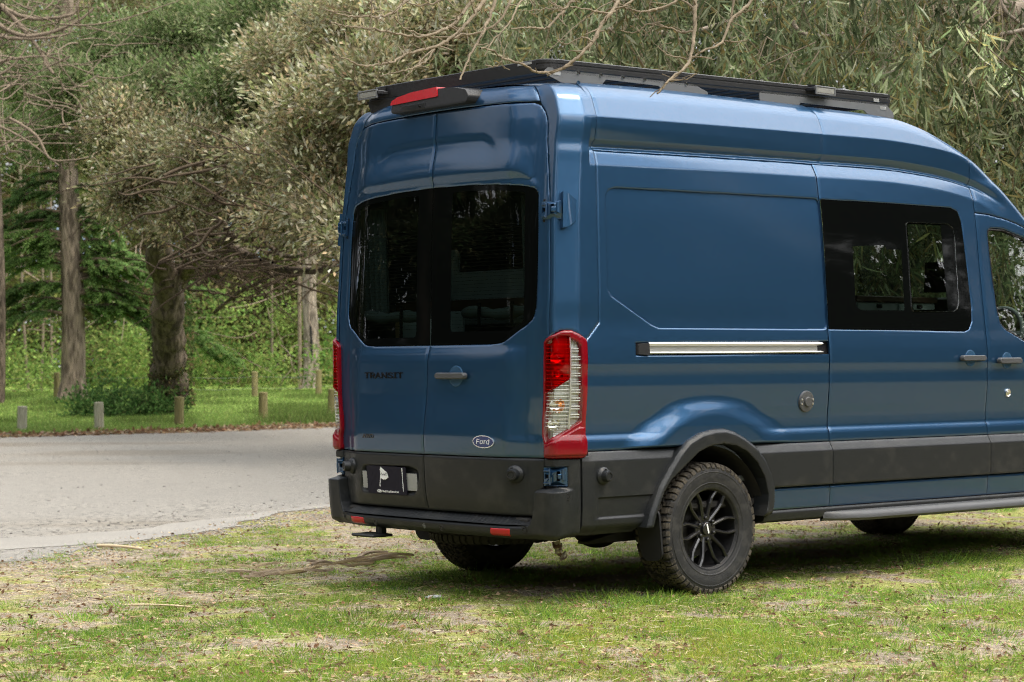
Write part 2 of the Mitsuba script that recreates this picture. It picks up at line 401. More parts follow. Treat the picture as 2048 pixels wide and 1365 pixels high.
def rear_door(sgn):
    w = win_r if sgn > 0 else mirror(win_r)
    d = door_r if sgn > 0 else mirror(door_r)
    key = part('rear_door', panel(d.difference(w), roll=.0035, du=.012, dz=.008), 'paint', 35, ('right' if sgn > 0 else 'left') + ' rear door with a tinted window' + (' and the handle' if sgn > 0 else ''))
    inner = w.buffer(-.001)
    c = w.buffer(-.030).intersection(sbox(.165, 1.40, .715, 3) if sgn > 0 else sbox(-.705, 1.376, -.125, 3))
    c = rnd(c, .02)
    part('window', panel(c.buffer(.0015), off=-.0042, roll=0, skirt=0, du=.012, dz=.008), 'glass_tint', True, None, key)
    part('window_border', panel(inner.difference(c), off=-.004, roll=0, skirt=0, du=.012, dz=.008), 'window_frit', True, None, key)
    a, b = (.17, .71) if sgn > 0 else (-.70, -.13)
    wires = [panel(sbox(a, z, b, z + .0016), off=-.0105, roll=0, skirt=0, du=.03, dz=.01) for z in np.arange(1.42, 1.96, .0188)]
    part('heating_wire', cat(*wires), 'wire_brown', True, None, key, 'stuff')
    # plastic cladding below
    if sgn > 0:
        t = Polygon([(.0025, .462), (.772, .462), (.785, .475), (.806, .592), (.836, .602), (.843, .7505), (.0025, .7505)])
        off = lambda u, z: .006 + 0 * u
    else:
        t = Polygon([(-.0025, .462), (-.772, .462), (-.785, .475), (-.806, .592), (-.836, .602), (-.843, .7505), (-.0025, .7505)])
        rec = rnd([(-.60, .530), (-.56, .683), (-.13, .689), (-.060, .676), (-.043, .640), (-.072, .556), (-.10, .530)], .03)
        off = lambda u, z: .006 - .026 * sst(0, .018, np.where(shapely.contains_xy(rec, u, z), shapely.distance(rec.boundary, shapely.points(u, z)), 0)) * (1 - .55 * sst(.60, .53, z))
    part('lower_cladding', panel(t, off=off, roll=.004, du=.009, dz=.007), 'cladding', 40, None, key)
    return key


mat('wire_brown', (.085, .055, .035), .6)
ldoor, rdoor = rear_door(-1), rear_door(1)

# door handle with its round finger recess
bowl = conform(moved(lathe([(.0001, .0025), (.030, .003), (.046, .0045), (.052, .0050), (.0545, .0035), (.055, 0)], 32)), .244, 1.168, 0.0)
part('handle_bowl', bowl, 'paint_inner', 40, None, rdoor)


def grip(w, h, d):
    p = rnd(sbox(-w / 2, -h / 2, w / 2, h / 2), h * .45)
    a = extrude(p, .018); b = extrude(affinity.scale(p, .96, .7), .026)
    return hull(np.vstack([a.vertices, b.vertices])), cat(cbox(.02, .018, .012, (-w * .40, 0, .004), .002), cbox(.02, .018, .012, (w * .40, 0, .004), .002))


g, st = grip(.238, .034, .03)
part('handle', cat(conform(moved(g, (0, 0, .012)), .224, 1.169), conform(st, .224, 1.169)), 'grey_plastic', 40, None, rdoor)

# raised lettering and oval emblem
def letters(text, u, z, w, h, depth=.004, bold=True, mtl='gloss_black', under=None, name='lettering', sh=0.0, h0=0.0):
    m = meshkit.text_mesh(text, .1, .1, bold)
    lo, hi = m.bounds; v = (m.vertices - lo) / (hi - lo) * [w, h, depth]; v[:, 0] += sh * v[:, 1]
    return part(name, conform(trimesh.Trimesh(v, m.faces, process=False), u, z, h0), mtl, False, None, under)


letters('TRANSIT', -.561, 1.156, .357, .034, .004, True, under=ldoor)
letters('AWD', -.556, .830, .110, .023, .003, True, under=ldoor)
ell = lambda a, b, n=40: Polygon([(a * math.cos(t), b * math.sin(t)) for t in np.arange(n) * 2 * math.pi / n])
em = part('oval_emblem', conform(extrude(ell(.077, .0325), .006), .481, .832), 'chrome', 40, None, rdoor)
em1 = part('emblem_field', conform(extrude(ell(.0725, .0285), .0012), .481, .832, .006), 'badge_blue', 40, None, rdoor)
letters('Ford', .431, .820, .094, .026, .0008, False, 'white_print', rdoor, 'emblem_script', .25, .0074)

# number plate
plate = part('number_plate', conform(extrude(rnd(sbox(-.180, -.074, .180, .074), .008), .004), -.330, .607, .010), 'plate_navy', 40, 'dark dealer plate with a white pennant flag', ldoor)
part('plate_bracket', conform(extrude(sbox(-.25, -.046, .25, .046), .004), -.315, .603, .002), 'plate_grey', 40, None, ldoor)
mat('plate_grey', (.26, .26, .25), .5)
pole_ = Polygon([(-.074, -.047), (-.068, -.047), (-.052, .060), (-.056, .060)])
flag = Polygon([(-.052, .058), (-.030, .046), (.002, .030), (.014, .006), (-.012, -.008), (-.035, -.009), (-.058, -.002)])
ticks = shapely.union_all([sbox(-.063, z, -.055, z + .004) for z in (.048, .040, .012)])
part('pennant_print', conform(extrude(shapely.union_all([pole_, flag, ticks]), .0006), -.318, .618, .0142), 'white_print', False, None, ldoor)
m = meshkit.text_mesh('M+D', .018, .0006, False)
part('pennant_letters', conform(moved(m, (-.051, .012, 0)), -.318, .618, .0149), 'plate_navy', False, None, ldoor)
letters('Team Hutchinson Ford', -.372, .541, .150, .0115, .0006, True, 'white_print', ldoor, 'plate_lettering', 0, .0142)
part('plate_oval', conform(extrude(ell(.021, .0085, 24), .0006), -.398, .5465, .0142), 'white_print', False, None, ldoor)
letters('Ford', -.412, .5425, .027, .008, .0004, False, 'plate_navy', ldoor, 'plate_oval_script', .2, .0149)
part('plate_edge', conform(extrude(sbox(.150, -.058, .154, .068), .0015), -.330, .609, .0142), 'white_print', False, None, ldoor)

# ------------------------------------------------------------------ right side
zj = lambda x: float(zj_t(x))
flare_out = Polygon(side((-.545, .30), (-.530, .36), (-.515, .403), (-.498, .455), (-.430, .591), (-.356, .688), (-.291, .763), (-.222, .821), (-.121, .862), (-.019, .878), (.058, .879), (.134, .862), (.220, .826), (.321, .771), (.391, .703), (.442, .624), (.465, .553), (.463, .469), (.445, .407), (.405, .396), (.33, .396), (.2, .20), (-.3, .2)))
flare_in = Polygon(side((-.50, .30), (-.475, .40), (-.457, .453), (-.402, .564), (-.356, .622), (-.225, .712), (-.149, .762), (-.064, .790), (.039, .800), (.142, .785), (.231, .748), (.311, .687), (.371, .603), (.396, .514), (.392, .459), (.372, .400), (.36, .3), (.2, .15), (-.3, .15)))
flare_cut = affinity.translate(flare_out, 0, 0)
slot = Polygon(side((-.546, 1.334), (.955, 1.346), (.955, 1.274), (-.548, 1.270)))
recess = rnd(side((-.731, 2.084), (-.709, 2.114), (-.675, 2.126), (-.635, 2.129), (.9435, 2.150), (.9435, 1.415), (-.377, 1.413), (-.430, 1.430), (-.712, 1.574), (-.731, 1.607)), .03).intersection(sbox(0, 0, float(ux(.9435)), 3))
GX = .947                                                           # rear edge of the sliding door
xs_ = np.linspace(-.7985, GX - .0025, 24)
body = Polygon(side((-.7985, 1.436), *[(x, zj(x) - .0018) for x in xs_], (GX - .0025, .7865), (-.9035, .7865), (-.9035, 1.336)))
part('side_panel', panel(body.difference(flare_cut.buffer(-.01)).difference(slot).difference(recess), roll=.005, skirt=.018, du=.010, dz=.006), 'paint')
part('window_blank', panel(recess.buffer(-.0003), off=-.012, roll=.0, skirt=0, du=.02, dz=.012), 'paint')
cap1 = Polygon(side(*[(x, zj(x) + .0018) for x in np.linspace(-.7985, 1.030, 24)], (1.036, 2.40), (1.036, 2.708), (.5, 2.706), (0, 2.702), (-.4, 2.694), (-.7985, 2.680)))
part('roof_side', panel(cap1, roll=.003, du=.02, dz=.004), 'paint', 50)
FX = 2.37
cap2 = Polygon(side(*[(x, zj(x) + .0018) for x in np.linspace(1.034, FX - .002, 24)], *[(x, float(ztop_t(x)) - .012) for x in np.linspace(FX - .002, 1.04, 24)]))
part('roof_side', panel(cap2, roll=.003, du=.02, dz=.004), 'paint', 50)

winb = rnd(side((.9545, 2.148), (1.6, 2.153), (2.140, 2.151), (2.200, 2.131), (2.224, 2.069), (2.241, 1.839), (2.250, 1.555), (2.240, 1.467), (2.205, 1.418), (2.162, 1.407), (.9545, 1.413)), .006)
pane1 = rnd(side((1.200, 1.889), (1.486, 1.905), (1.503, 1.880), (1.636, 1.882), (1.621, 1.528), (1.239, 1.524), (1.203, 1.542), (1.196, 1.575)), .008)
pane2 = rnd(side((1.696, 2.038), (1.719, 2.049), (2.093, 2.053), (2.138, 2.030), (2.145, 1.968), (2.131, 1.580), (2.111, 1.540), (2.074, 1.525), (1.699, 1.520), (1.686, 1.545)), .012)
sl = Polygon(side((GX + .0025, .7865), *[(x, zj(x) - .0018) for x in np.linspace(GX + .0025, FX - .0025, 20)], (FX - .0025, .7865)))
sdoor = part('sliding_door', panel(sl.difference(winb), roll=.0035, du=.012, dz=.006), 'paint')
part('window', panel(pane1.buffer(.0015), off=-.0022, roll=0, skirt=0, du=.02, dz=.02), 'glass_dark', True, None, sdoor)
clear2 = pane2.intersection(sbox(0, 0, float(ux(1.985)), 3))
part('window_border', panel(winb.buffer(-.001).difference(pane1).difference(pane2.buffer(-.012).intersection(sbox(0, 0, float(ux(2.02)), 3))), off=-.002, roll=0, skirt=0, du=.02, dz=.015), 'window_frit', True, None, sdoor)
mat('matt_black', (.004, .004, .004), .6, 0, .3)
part('slider_pane', panel(pane2.intersection(sbox(0, 0, float(ux(2.02)), 3)), off=.0005, roll=0, skirt=0, du=.02, dz=.02), 'glass_dark', True, None, sdoor)
part('slider_trim', panel(pane2.difference(pane2.buffer(-.0028)), off=.0015, roll=0, skirt=.004, du=.04, dz=.03), 'chrome', 40, None, sdoor)


def side_handle(x, z, under):
    part('handle_bowl', conform(lathe([(.0001, .0015), (.030, .0020), (.040, .0042), (.047, .0050), (.0495, .0035), (.05, 0)], 28), float(ux(x)), z, 0), 'paint_inner', 40, None, under)
    g, st = grip(.225, .034, .03)
    part('handle', cat(conform(moved(g, (0, 0, .012)), float(ux(x)), z), conform(st, float(ux(x)), z)), 'grey_plastic', 40, None, under)


side_handle(2.197, 1.247, sdoor)
fdwin = rnd(side((2.490, 1.972), (2.487, 2.01), (2.509, 2.032), (2.648, 2.029), (2.841, 1.985), (3.05, 1.88), (3.30, 1.69), (3.55, 1.50), (3.52, 1.33), (3.1, 1.305), (2.80, 1.345), (2.70, 1.385), (2.575, 1.432), (2.532, 1.469), (2.510, 1.575)), .03)
fdtop = [(2.379, 2.130), (2.502, 2.124), (2.663, 2.104), (2.787, 2.080), (2.855, 2.060), (3.05, 1.95), (3.30, 1.77), (3.60, 1.56)]
fd = Polygon(side((FX + .0025, .7865), (FX + .0025, 2.128), *fdtop, (3.62, 1.2), (3.50, .7865))).difference(Point(float(ux(3.75)), .35).buffer(.53))
fdoor = part('front_door', panel(fd.difference(fdwin.buffer(.014)), roll=.0035, du=.02, dz=.008), 'paint')
part('window', panel(fdwin.buffer(.002), off=-.012, roll=0, skirt=0, du=.05, dz=.04), 'glass_clear', True, None, fdoor)
part('window_seal', panel(fdwin.buffer(.0135).difference(fdwin), off=-.004, roll=.004, skirt=.02, du=.02, dz=.012), 'soft_black', 40, None, fdoor)
side_handle(2.557, 1.232, fdoor)
part('door_lock', conform(lathe([(.0001, .010), (.008, .010), (.009, .006), (.016, .006), (.021, .010), (.025, .008), (.026, 0)], 28), float(ux(2.572)), 1.035), 'chrome', 30, None, fdoor)
pil = Polygon(side((FX + .002, 2.134), *[(x, z + .005) for x, z in fdtop], *[(x, float(ztop_t(x)) - .014) for x in np.linspace(3.6, FX + .002, 24)]))
part('front_pillar', panel(pil, roll=.003, du=.02, dz=.006), 'paint', 50)
fender = Polygon(side((3.506, .45), (3.506, .7865), (3.626, 1.2), (3.606, 1.54), (3.72, 1.52), (4.1, 1.26), (4.4, 1.14), (4.70, .99), (4.75, .8), (4.73, .45))).difference(Point(float(ux(3.75)), .35).buffer(.46))
part('front_wing', panel(fender, du=.03, dz=.03), 'paint')


# plastic strips along the lower body, sill panels
for a, b, under in ((.30, GX - .0025, None), (GX + .0025, FX - .0025, sdoor), (FX + .0025, 3.24, fdoor)):
    q = sbox(float(ux(a)), .548, float(ux(b)), .783).difference(flare_cut.buffer(-.01))
    part('rubbing_strip', panel(q, off=lambda u, z: .004 + .024 * np.clip((.781 - z) / .044, 0, 1), roll=.004, skirt=.02, du=.02, dz=.006), 'cladding', 35, None, under)
for a, b, under in ((.40, GX - .0025, None), (GX + .0025, FX - .0025, sdoor), (FX + .0025, 3.22, fdoor)):
    q = sbox(float(ux(a)), .424, float(ux(b)), .5435).difference(flare_cut.buffer(-.01))
    part('sill_panel', panel(q, off=lambda u, z: .006 * (1 - sst(.528, .5435, z)), roll=.003, du=.02, dz=.006), 'paint', 35, None, under)
sq = Polygon(side((.42, .335), (.42, .421), (3.20, .421), (3.20, .335)))
part('sill', panel(sq, off=lambda u, z: .010 * sst(.421, .405, z) - .05 * sst(.37, .335, z), roll=.003, skirt=.06, du=.03, dz=.006), 'cladding')
# side step
xs_ = np.linspace(.90, 3.15, 46); w_ = np.clip((xs_ - .90) / .28, 0, 1) ** .5
sec = []
for x, k in zip(xs_, w_):
    y0 = -float(Yside(x, .41)) + .02; o = .085 * k
    sec.append([(x, y0, .394), (x, y0 - .02 - o * .75, .390), (x, y0 - .022 - o, .374), (x, y0 - .022 - o, .356 - .006 * k), (x, y0 - .01 - o * .8, .344 - .010 * k), (x, y0, .338)])
sec = np.array(sec); n = sec.shape[1]; i, j = np.meshgrid(np.arange(len(xs_) - 1), np.arange(n), indexing='ij'); k = (j + 1) % n
q = np.stack([i * n + j, i * n + k, (i + 1) * n + k, (i + 1) * n + j], -1).reshape(-1, 4)
step = trimesh.Trimesh(sec.reshape(-1, 3), np.vstack([q[:, [0, 1, 2]], q[:, [0, 2, 3]]]), process=False); step.fix_normals()
part('side_step', step, 'grey_plastic', 30)

# rear quarter cladding and wheel-arch flare
quart = Polygon(side((-.936, .765), (-.897, .765), (-.888, .7835), (-.27, .7835), (-.27, .45), (-.45, .36), (-.50, .352), (-.9365, .352))).difference(flare_cut.buffer(-.008))
def quart_off(u, z):
    x = u - U2 + X2
    o = .004 + .020 * np.clip((.781 - z) / .044, 0, 1) * (1 - .5 * sst(-.86, -.93, x))
    o = o - .012 * sst(.5545, .5445, z) * sst(-.845, -.830, x) + .0 * x
    return o + .010 * sst(.455, .442, z) * sst(-.88, -.80, x) - .045 * sst(.42, .352, z)
part('rear_quarter_cladding', panel(quart, off=quart_off, roll=.004, skirt=.05, du=.012, dz=.0045), 'cladding', 30)
for mm in (0, 1):
    ring = flare_out.difference(flare_in).intersection(sbox(0, .385, 9, 2))
    def fl_off(u, z, ring=ring):
        d = shapely.distance(flare_out.boundary, shapely.points(np.abs(u), z)); x = np.abs(u) - U2 + X2
        return .016 * sst(0, .020, d) - .010 * sst(.18, .50, np.abs(x + .02))
    def fl_surf(u, z, sg=-1 if mm else 1):
        return np.stack([np.abs(u) - U2 + X2, -sg * (1.026 + 0 * z), z], -1), np.tile([0., -sg, 0.], (len(u), 1))
    part('wheel_arch_flare', panel(mirror(ring) if mm else ring, off=fl_off, roll=.004, skirt=.10, du=.008, dz=.008, surf=fl_surf), 'cladding', 35)
part('heater_cap', conform(lathe([(.0001, .024), (.024, .024), (.027, .021), (.027, .013), (.050, .013), (.0575, .010), (.060, 0)], 40), float(ux(.753)), 1.012), 'grey_plastic', 30)
for x, y in ((-.045, -.012), (.045, -.012), (-.045, .012), (.045, .012)):
    part('cap_screw', conform(moved(lathe([(.0001, .004), (.005, .004), (.006, 0)], 10), (x, y, .013)), float(ux(.753)), 1.012), 'chrome', 30)

# door rail in its slot
rl = conform(extrude(Polygon([(-.002, 0), (1.497, .004), (1.497, .076), (-.002, .070)]), .004), float(ux(-.547)), 1.268, -.034)
part('rail_slot', rl, 'soft_black')
def lip(z0, r):
    n = 9; p = np.stack([np.linspace(.085, 1.40, 40), np.zeros(40), np.zeros(40)], 1); w = np.arange(n) * 2 * math.pi / n
    v = np.array([(x + (.035 * (1 - ((c - z0) / r) ** 2) if i == 39 else 0), c + .0035 * (x - .085), h) for i, (x, _, _) in enumerate(p) for c, h in [(z0 + r * math.sin(t), -.004 + .013 * math.cos(t)) for t in w]])
    i, j = np.meshgrid(np.arange(39), np.arange(n), indexing='ij'); k = (j + 1) % n
    q = np.stack([i * n + j, (i + 1) * n + j, (i + 1) * n + k, i * n + k], -1).reshape(-1, 4)
    m = trimesh.Trimesh(v, np.vstack([q[:, [0, 1, 2]], q[:, [0, 2, 3]], [[39 * n, 39 * n + a, 39 * n + a + 1] for a in range(1, n - 1)]]), process=False); m.fix_normals(); return m


for z0, r in ((.056, .0105), (.0095, .0070)):
    part('door_rail', conform(lip(z0, r), float(ux(-.547)), 1.272), 'silver', 40)
part('rail_channel', conform(extrude(Polygon([(.085, .010), (1.40, .015), (1.40, .055), (.085, .050)]), .003), float(ux(-.547)), 1.272, -.012), 'silver', 30)
capm = hull([(0, 0, -.02), (0, .062, -.02), (.085, 0, -.02), (.085, .062, -.02), (.012, .006, .004), (.012, .056, .004), (.085, 0, .012), (.085, .062, .012)])
part('rail_end_cap', conform(capm, float(ux(-.5475)), 1.270), 'black_plastic', 30)

# ------------------------------------------------------------------ left side, roof, front
mx = lambda poly: mirror(poly)
lwin = rnd(side((.9545, 2.148), (2.140, 2.151), (2.224, 2.069), (2.250, 1.555), (2.205, 1.418), (.9545, 1.413)), .03)
lb = Polygon(side((-.7985, 1.436), *[(x, zj(x) - .0018) for x in np.linspace(-.7985, FX - .0025, 30)], (FX - .0025, .424), (.40, .424), (-.52, .424), (-.9035, .79), (-.9035, 1.336))).difference(flare_cut)
part('side_panel', panel(mx(lb.difference(lwin)), du=.03, dz=.012), 'paint')
part('side_window', panel(mx(lwin), off=-.003, roll=0, skirt=0, du=.06, dz=.05), 'glass_dark', True)
lcap = Polygon(side(*[(x, zj(x) + .0018) for x in np.linspace(-.7985, FX - .002, 30)], *[(x, float(ztop_t(x)) - .014) for x in np.linspace(FX - .002, -.79, 30)]))
part('roof_side', panel(mx(lcap), roll=.003, du=.03, dz=.005), 'paint', 50)
lfd = part('front_door', panel(mx(fd.difference(fdwin.buffer(.014))), du=.03, dz=.015), 'paint', 35, 'left front door on the far side')
part('window', panel(mx(fdwin.buffer(.002)), off=-.012, roll=0, skirt=0, du=.05, dz=.04), 'glass_clear', True, None, lfd)
part('window_seal', panel(mx(fdwin.buffer(.0135).difference(fdwin)), off=-.004, roll=.004, skirt=.02, du=.03, dz=.02), 'soft_black', 40, None, lfd)
part('front_pillar', panel(mx(pil), roll=.003, du=.03, dz=.01), 'paint', 50)
part('front_wing', panel(mx(fender), du=.04, dz=.04), 'paint')
lq = Polygon(side((-.923, .765), (-.885, .7835), (-.27, .7835), (-.27, .45), (-.45, .36), (-.928, .352))).difference(flare_cut.buffer(-.008))
part('rear_quarter_cladding', panel(mx(lq), off=lambda u, z: .012 - .045 * sst(.42, .352, z), skirt=.05, du=.02, dz=.01), 'cladding')
part('rubbing_strip', panel(mx(sbox(float(ux(.40)), .548, float(ux(3.24)), .783)), off=.014, skirt=.01, du=.05, dz=.02), 'cladding')
part('sill', panel(mx(sbox(float(ux(.42)), .335, float(ux(3.2)), .421)), off=lambda u, z: .010 - .05 * sst(.37, .335, z), skirt=.06, du=.05, dz=.01), 'cladding')


def over(x0, x1, nx, ny, dz=0.0, win=False):
    """roof, windscreen or bonnet between the two sides"""
    x = np.linspace(x0, x1, nx); t = np.linspace(-1, 1, ny)
    zt = ztop_t(x); zt = np.where(x < -.75, np.minimum(zt, 2.69), zt)
    hw = Yside(x, zt - .013) - .004
    hw = np.where(x < -.80, np.interp(x, [-1.0, -.80], [.70, 1]) * hw, hw)
    X, Tt = np.meshgrid(x, t, indexing='ij')
    Y = -Tt * hw[:, None]
    Zc = (zt - .014)[:, None] + .035 * (1 - Tt ** 4) + dz
    if not win:
        pass
    X = X + (.10 * (1 - Tt ** 2) if x0 > 2 else 0)
    v = np.stack([X, Y, Zc], -1).reshape(-1, 3)
    i, j = np.meshgrid(np.arange(nx - 1), np.arange(ny - 1), indexing='ij')
    q = np.stack([i * ny + j, (i + 1) * ny + j, (i + 1) * ny + j + 1, i * ny + j + 1], -1).reshape(-1, 4)
    m = trimesh.Trimesh(v, np.vstack([q[:, [0, 1, 2]], q[:, [0, 2, 3]]]), process=False)
    if m.face_normals[:, 2].mean() < 0:
        m.invert()
    return m


part('roof', over(-.93, 2.72, 60, 22), 'paint', True)
part('windscreen', over(2.735, 4.05, 26, 16), 'glass_clear', True)
part('bonnet', over(4.055, 4.78, 16, 16), 'paint', True)
v = []
for y in np.linspace(-.80, .80, 9):
    for z in np.linspace(.40, 1.04, 6):
        v.append((4.79 + .09 * (1 - (y / .80) ** 2) - .03 * (z - .4), y, z))
q = [(a * 6 + b, (a + 1) * 6 + b, (a + 1) * 6 + b + 1, a * 6 + b + 1) for a in range(8) for b in range(5)]
q = np.array(q); part('front_grille', trimesh.Trimesh(v, np.vstack([q[:, [0, 1, 2]], q[:, [0, 2, 3]]]), process=False), 'black_plastic')

# inner lining that closes the gaps
lin = []
rl_ = Polygon([(0, .46), (.86, .46), (.88, 1.3), (.88, 2.0), (.82, 2.45), (.76, 2.54), (0, 2.58)]).difference(WIN.buffer(.004))
lin += [panel(rl_, off=-.04, roll=0, skirt=0, du=.05, dz=.04), panel(mirror(rl_), off=-.04, roll=0, skirt=0, du=.05, dz=.04)]
sd_ = Polygon([(.84, .46), (float(ux(4.4)), .46), (float(ux(4.4)), 1.1), (float(ux(3.6)), 1.55), (float(ux(2.9)), 2.10), (float(ux(2.3)), 2.48), (float(ux(1.8)), 2.58), (float(ux(-.3)), 2.58), (float(ux(-.6)), 2.42), (.84, 2.40)]).difference(Point(float(ux(0)), .35).buffer(.47)).difference(Point(float(ux(3.75)), .35).buffer(.46))
sr = sd_.difference(winb.buffer(.004)).difference(fdwin.buffer(.01)); sl_ = sd_.difference(fdwin.buffer(.01)).difference(lwin.buffer(-.02))
lin += [panel(sr, off=-.045, roll=0, skirt=0, du=.05, dz=.04), panel(mirror(sl_), off=-.045, roll=0, skirt=0, du=.05, dz=.04)]
part('inner_lining', cat(*lin), 'interior_grey', True)
# ------------------------------------------------------------------ tail lights, bumper, hinges
def tail_light(sgn):
    f = (lambda p: p) if sgn > 0 else mirror
    red = rnd([(.876, 1.083), (.880, 1.334), (.948, 1.368), (.996, 1.364), (.996, 1.157)], .004)
    strip = Polygon([(1.004, 1.351), (1.041, 1.335), (1.049, 1.314), (1.060, .943), (.9985, .904), (.9985, 1.150), (1.004, 1.157)])
    clear = rnd([(.872, .836), (.874, 1.076), (.996, 1.150), (.996, .903), (.984, .896)], .003)
    low = rnd([(.866, .764), (.866, .815), (1.052, .914), (1.080, .908), (1.082, .77)], .006)
    hole = shapely.union_all([red.buffer(.0005), strip, clear.buffer(.0005)])
    k = part('tail_light', panel(f(light_poly.difference(hole)), off=.020, roll=.005, skirt=.045, du=.008, dz=.008), 'glint_red', 50)
    part('lamp_tray', panel(f(hole.buffer(.006)), off=-.012, roll=0, skirt=0, du=.012, dz=.012), 'lamp_reflector', 30, None, k)
    for z, r in ((1.255, .034), (1.175, .026), (1.02, .036), (.925, .030)):
        m = lathe([(r, .022), (r * .80, .008), (r * .55, .001), (.006, .0)], 24); m.invert()
        part('reflector_bowl', conform(m, (.937 if z > 1 else .925) * sgn, z, -.010), 'chrome', 40, None, k)
    for z in np.arange(.915, 1.33, .0185):
        u0 = .880
        part('lens_rib', panel(f(sbox(u0, z, .994, z + .0028).intersection(shapely.union_all([red, clear]))), off=.014, roll=0, skirt=.003, du=.02, dz=.01), 'white_print', False, None, k)
    part('red_lens', panel(f(red), off=.0205, roll=0, skirt=0, du=.02, dz=.02), 'glass_red', True, None, k)
    part('clear_lens', panel(f(clear), off=.0205, roll=0, skirt=0, du=.02, dz=.02), 'glass_lens', True, None, k)
    part('reversing_lens', panel(f(strip), off=.0205, roll=0, skirt=0, du=.02, dz=.02), 'glass_lens', True, None, k)
    part('lower_lens', panel(f(low), off=.027, roll=.006, skirt=.008, du=.008, dz=.008), 'glint_red', 40, None, k)
    part('divider', panel(f(Polygon([(.995, .90), (1.003, .905), (1.003, 1.36), (.995, 1.36)])), off=.018, roll=0, skirt=.028, du=.01, dz=.02), 'silver', 30, None, k)
    for z in np.arange(.960, 1.32, .0412):
        for dz in (0, .0125):
            part('chrome_rib', panel(f(sbox(1.003, z + dz, 1.052 if z < 1.25 else 1.044, z + dz + .0038)), off=.010, roll=0, skirt=.018, du=.03, dz=.01), 'white_print', False, None, k)
    part('bulb', conform(moved(trimesh.creation.icosphere(2, .011), (0, 0, .004)), .950 * sgn, 1.026, 0), 'amber', True, None, k)
    return k


tail_light(1); tail_light(-1)

# high brake light on the rear edge of the roof
def brake(poly, z0, d0, d1, s=.9):
    a = extrude(poly, .01); P = []
    for (y, z, _) in np.asarray(a.vertices):
        P.append((y, z))
    P = np.array(P); c = P.mean(0)
    o = [(-1.045 - d0 + .16 * max(0, z - 2.60), -y, z) for y, z in P] + [(-1.045 - d1 + .16 * max(0, z - 2.60), -(c[0] + (y - c[0]) * s), c[1] + (z - c[1]) * s) for y, z in P]
    return hull(o)


hb = rnd([(-.345, 2.590), (-.350, 2.632), (-.315, 2.668), (-.20, 2.692), (0, 2.700), (.20, 2.692), (.315, 2.668), (.350, 2.632), (.335, 2.592), (0, 2.590)], .02)
bl = part('brake_light', brake(hb, 0, -.10, .075, .93), 'black_plastic', 30, 'red and black high brake light at the roof edge')
lp = rnd([(-.338, 2.640), (-.325, 2.664), (-.28, 2.680), (-.16, 2.696), (.06, 2.704), (.075, 2.650)], .006)
lens = brake(lp, 0, -.09, .081, .985)
part('lens', lens, 'reflector_red', 20, None, bl)
part('camera_cover', cbox(.010, .20, .030, (-1.117, .13, 2.612), .002), 'cladding', 20, None, bl)
part('camera', moved(lathe([(.0001, .006), (.006, .006), (.007, 0)], 14), (-1.122, .07, 2.612), (-90, (0, 1, 0))), 'gloss_black', 30, None, bl)

# bumper with its rear step
cutout = Polygon([(.842, .60), (.984, .612), (.984, .712), (.842, .712)])
bump = Polygon([(0, .345), (1.052, .345), (1.052, .752), (.850, .752), (.846, .712), (.842, .602), (.815, .597), (.800, .47), (.782, .428), (.76, .418), (0, .418)]).difference(cutout)
bump = shapely.union_all([bump, mirror(bump)]).buffer(.0005)
def bump_off(u, z):
    a = np.abs(u)
    o = .009 + .050 * (1 - sst(.90, 1.02, a)) * sst(.602, .590, z)
    o = o + .012 * np.clip(1 - (a / .8) ** 2, 0, 1) * 0
    return o - .035 * sst(.385, .345, z) ** 1.5 - .006 * sst(.405, .418, z) * (a < .76)
part('rear_bumper', panel(bump, off=bump_off, roll=.006, skirt=.085, du=.010, dz=.006), 'cladding', 35)
BUMP = VAN + '__rear_bumper'
uu = np.arange(-.70, .7401, .034)
ribs = []
for u in uu:
    p0, n0 = S(u, .44), Nrm(u, .44); n0 = n0 * [1, 1, 0]; n0 /= np.linalg.norm(n0)
    a = p0 + n0 * .046; b = p0 - n0 * .022; a[2], b[2] = .4185, .4595
    t = np.cross([0, 0, 1], n0) * .0085; up = np.array([.004, 0, .0065])
    ribs.append(hull([a + t, a - t, b + t, b - t, a + t * .55 + up, a - t * .55 + up, b + t * .55 + up, b - t * .55 + up]))
for r in ribs:
    part('tread_rib', r, 'cladding', False, None, BUMP)
tv, tf = [], []
for u in np.linspace(-.775, .775, 40):
    p0, n0 = S(u, .44), Nrm(u, .44); n0 = n0 * [1, 1, 0]; n0 /= np.linalg.norm(n0)
    a = p0 + n0 * .054; b = p0 - n0 * .03; a[2], b[2] = .4165, .4625; tv += [a, b]
tv = np.array(tv)
for i in range(39):
    tf += [(2 * i, 2 * i + 2, 2 * i + 3), (2 * i, 2 * i + 3, 2 * i + 1)]
tm = trimesh.Trimesh(tv, tf, process=False)
if tm.face_normals[:, 2].mean() < 0:
    tm.invert()
part('step_tread', tm, 'cladding', False, None, BUMP)
for s in (1, -1):
    q = rnd(sbox(.541, .364, .668, .405) if s > 0 else sbox(-.668, .364, -.541, .405), .005)
    part('reflector', panel(q, off=lambda u, z: bump_off(u, z) + .003, roll=.003, skirt=.006, du=.01, dz=.006), 'reflector_red', 40, None, BUMP)


def sensor(u, z, h):
    part('parking_sensor', cat(conform(lathe([(.0001, .002), (.0085, .002), (.009, .0)], 20), u, z, h), conform(lathe([(.0115, 0), (.012, .0018), (.0165, .0018), (.017, 0)], 20), u, z, h)), 'black_plastic', 30, None, BUMP)


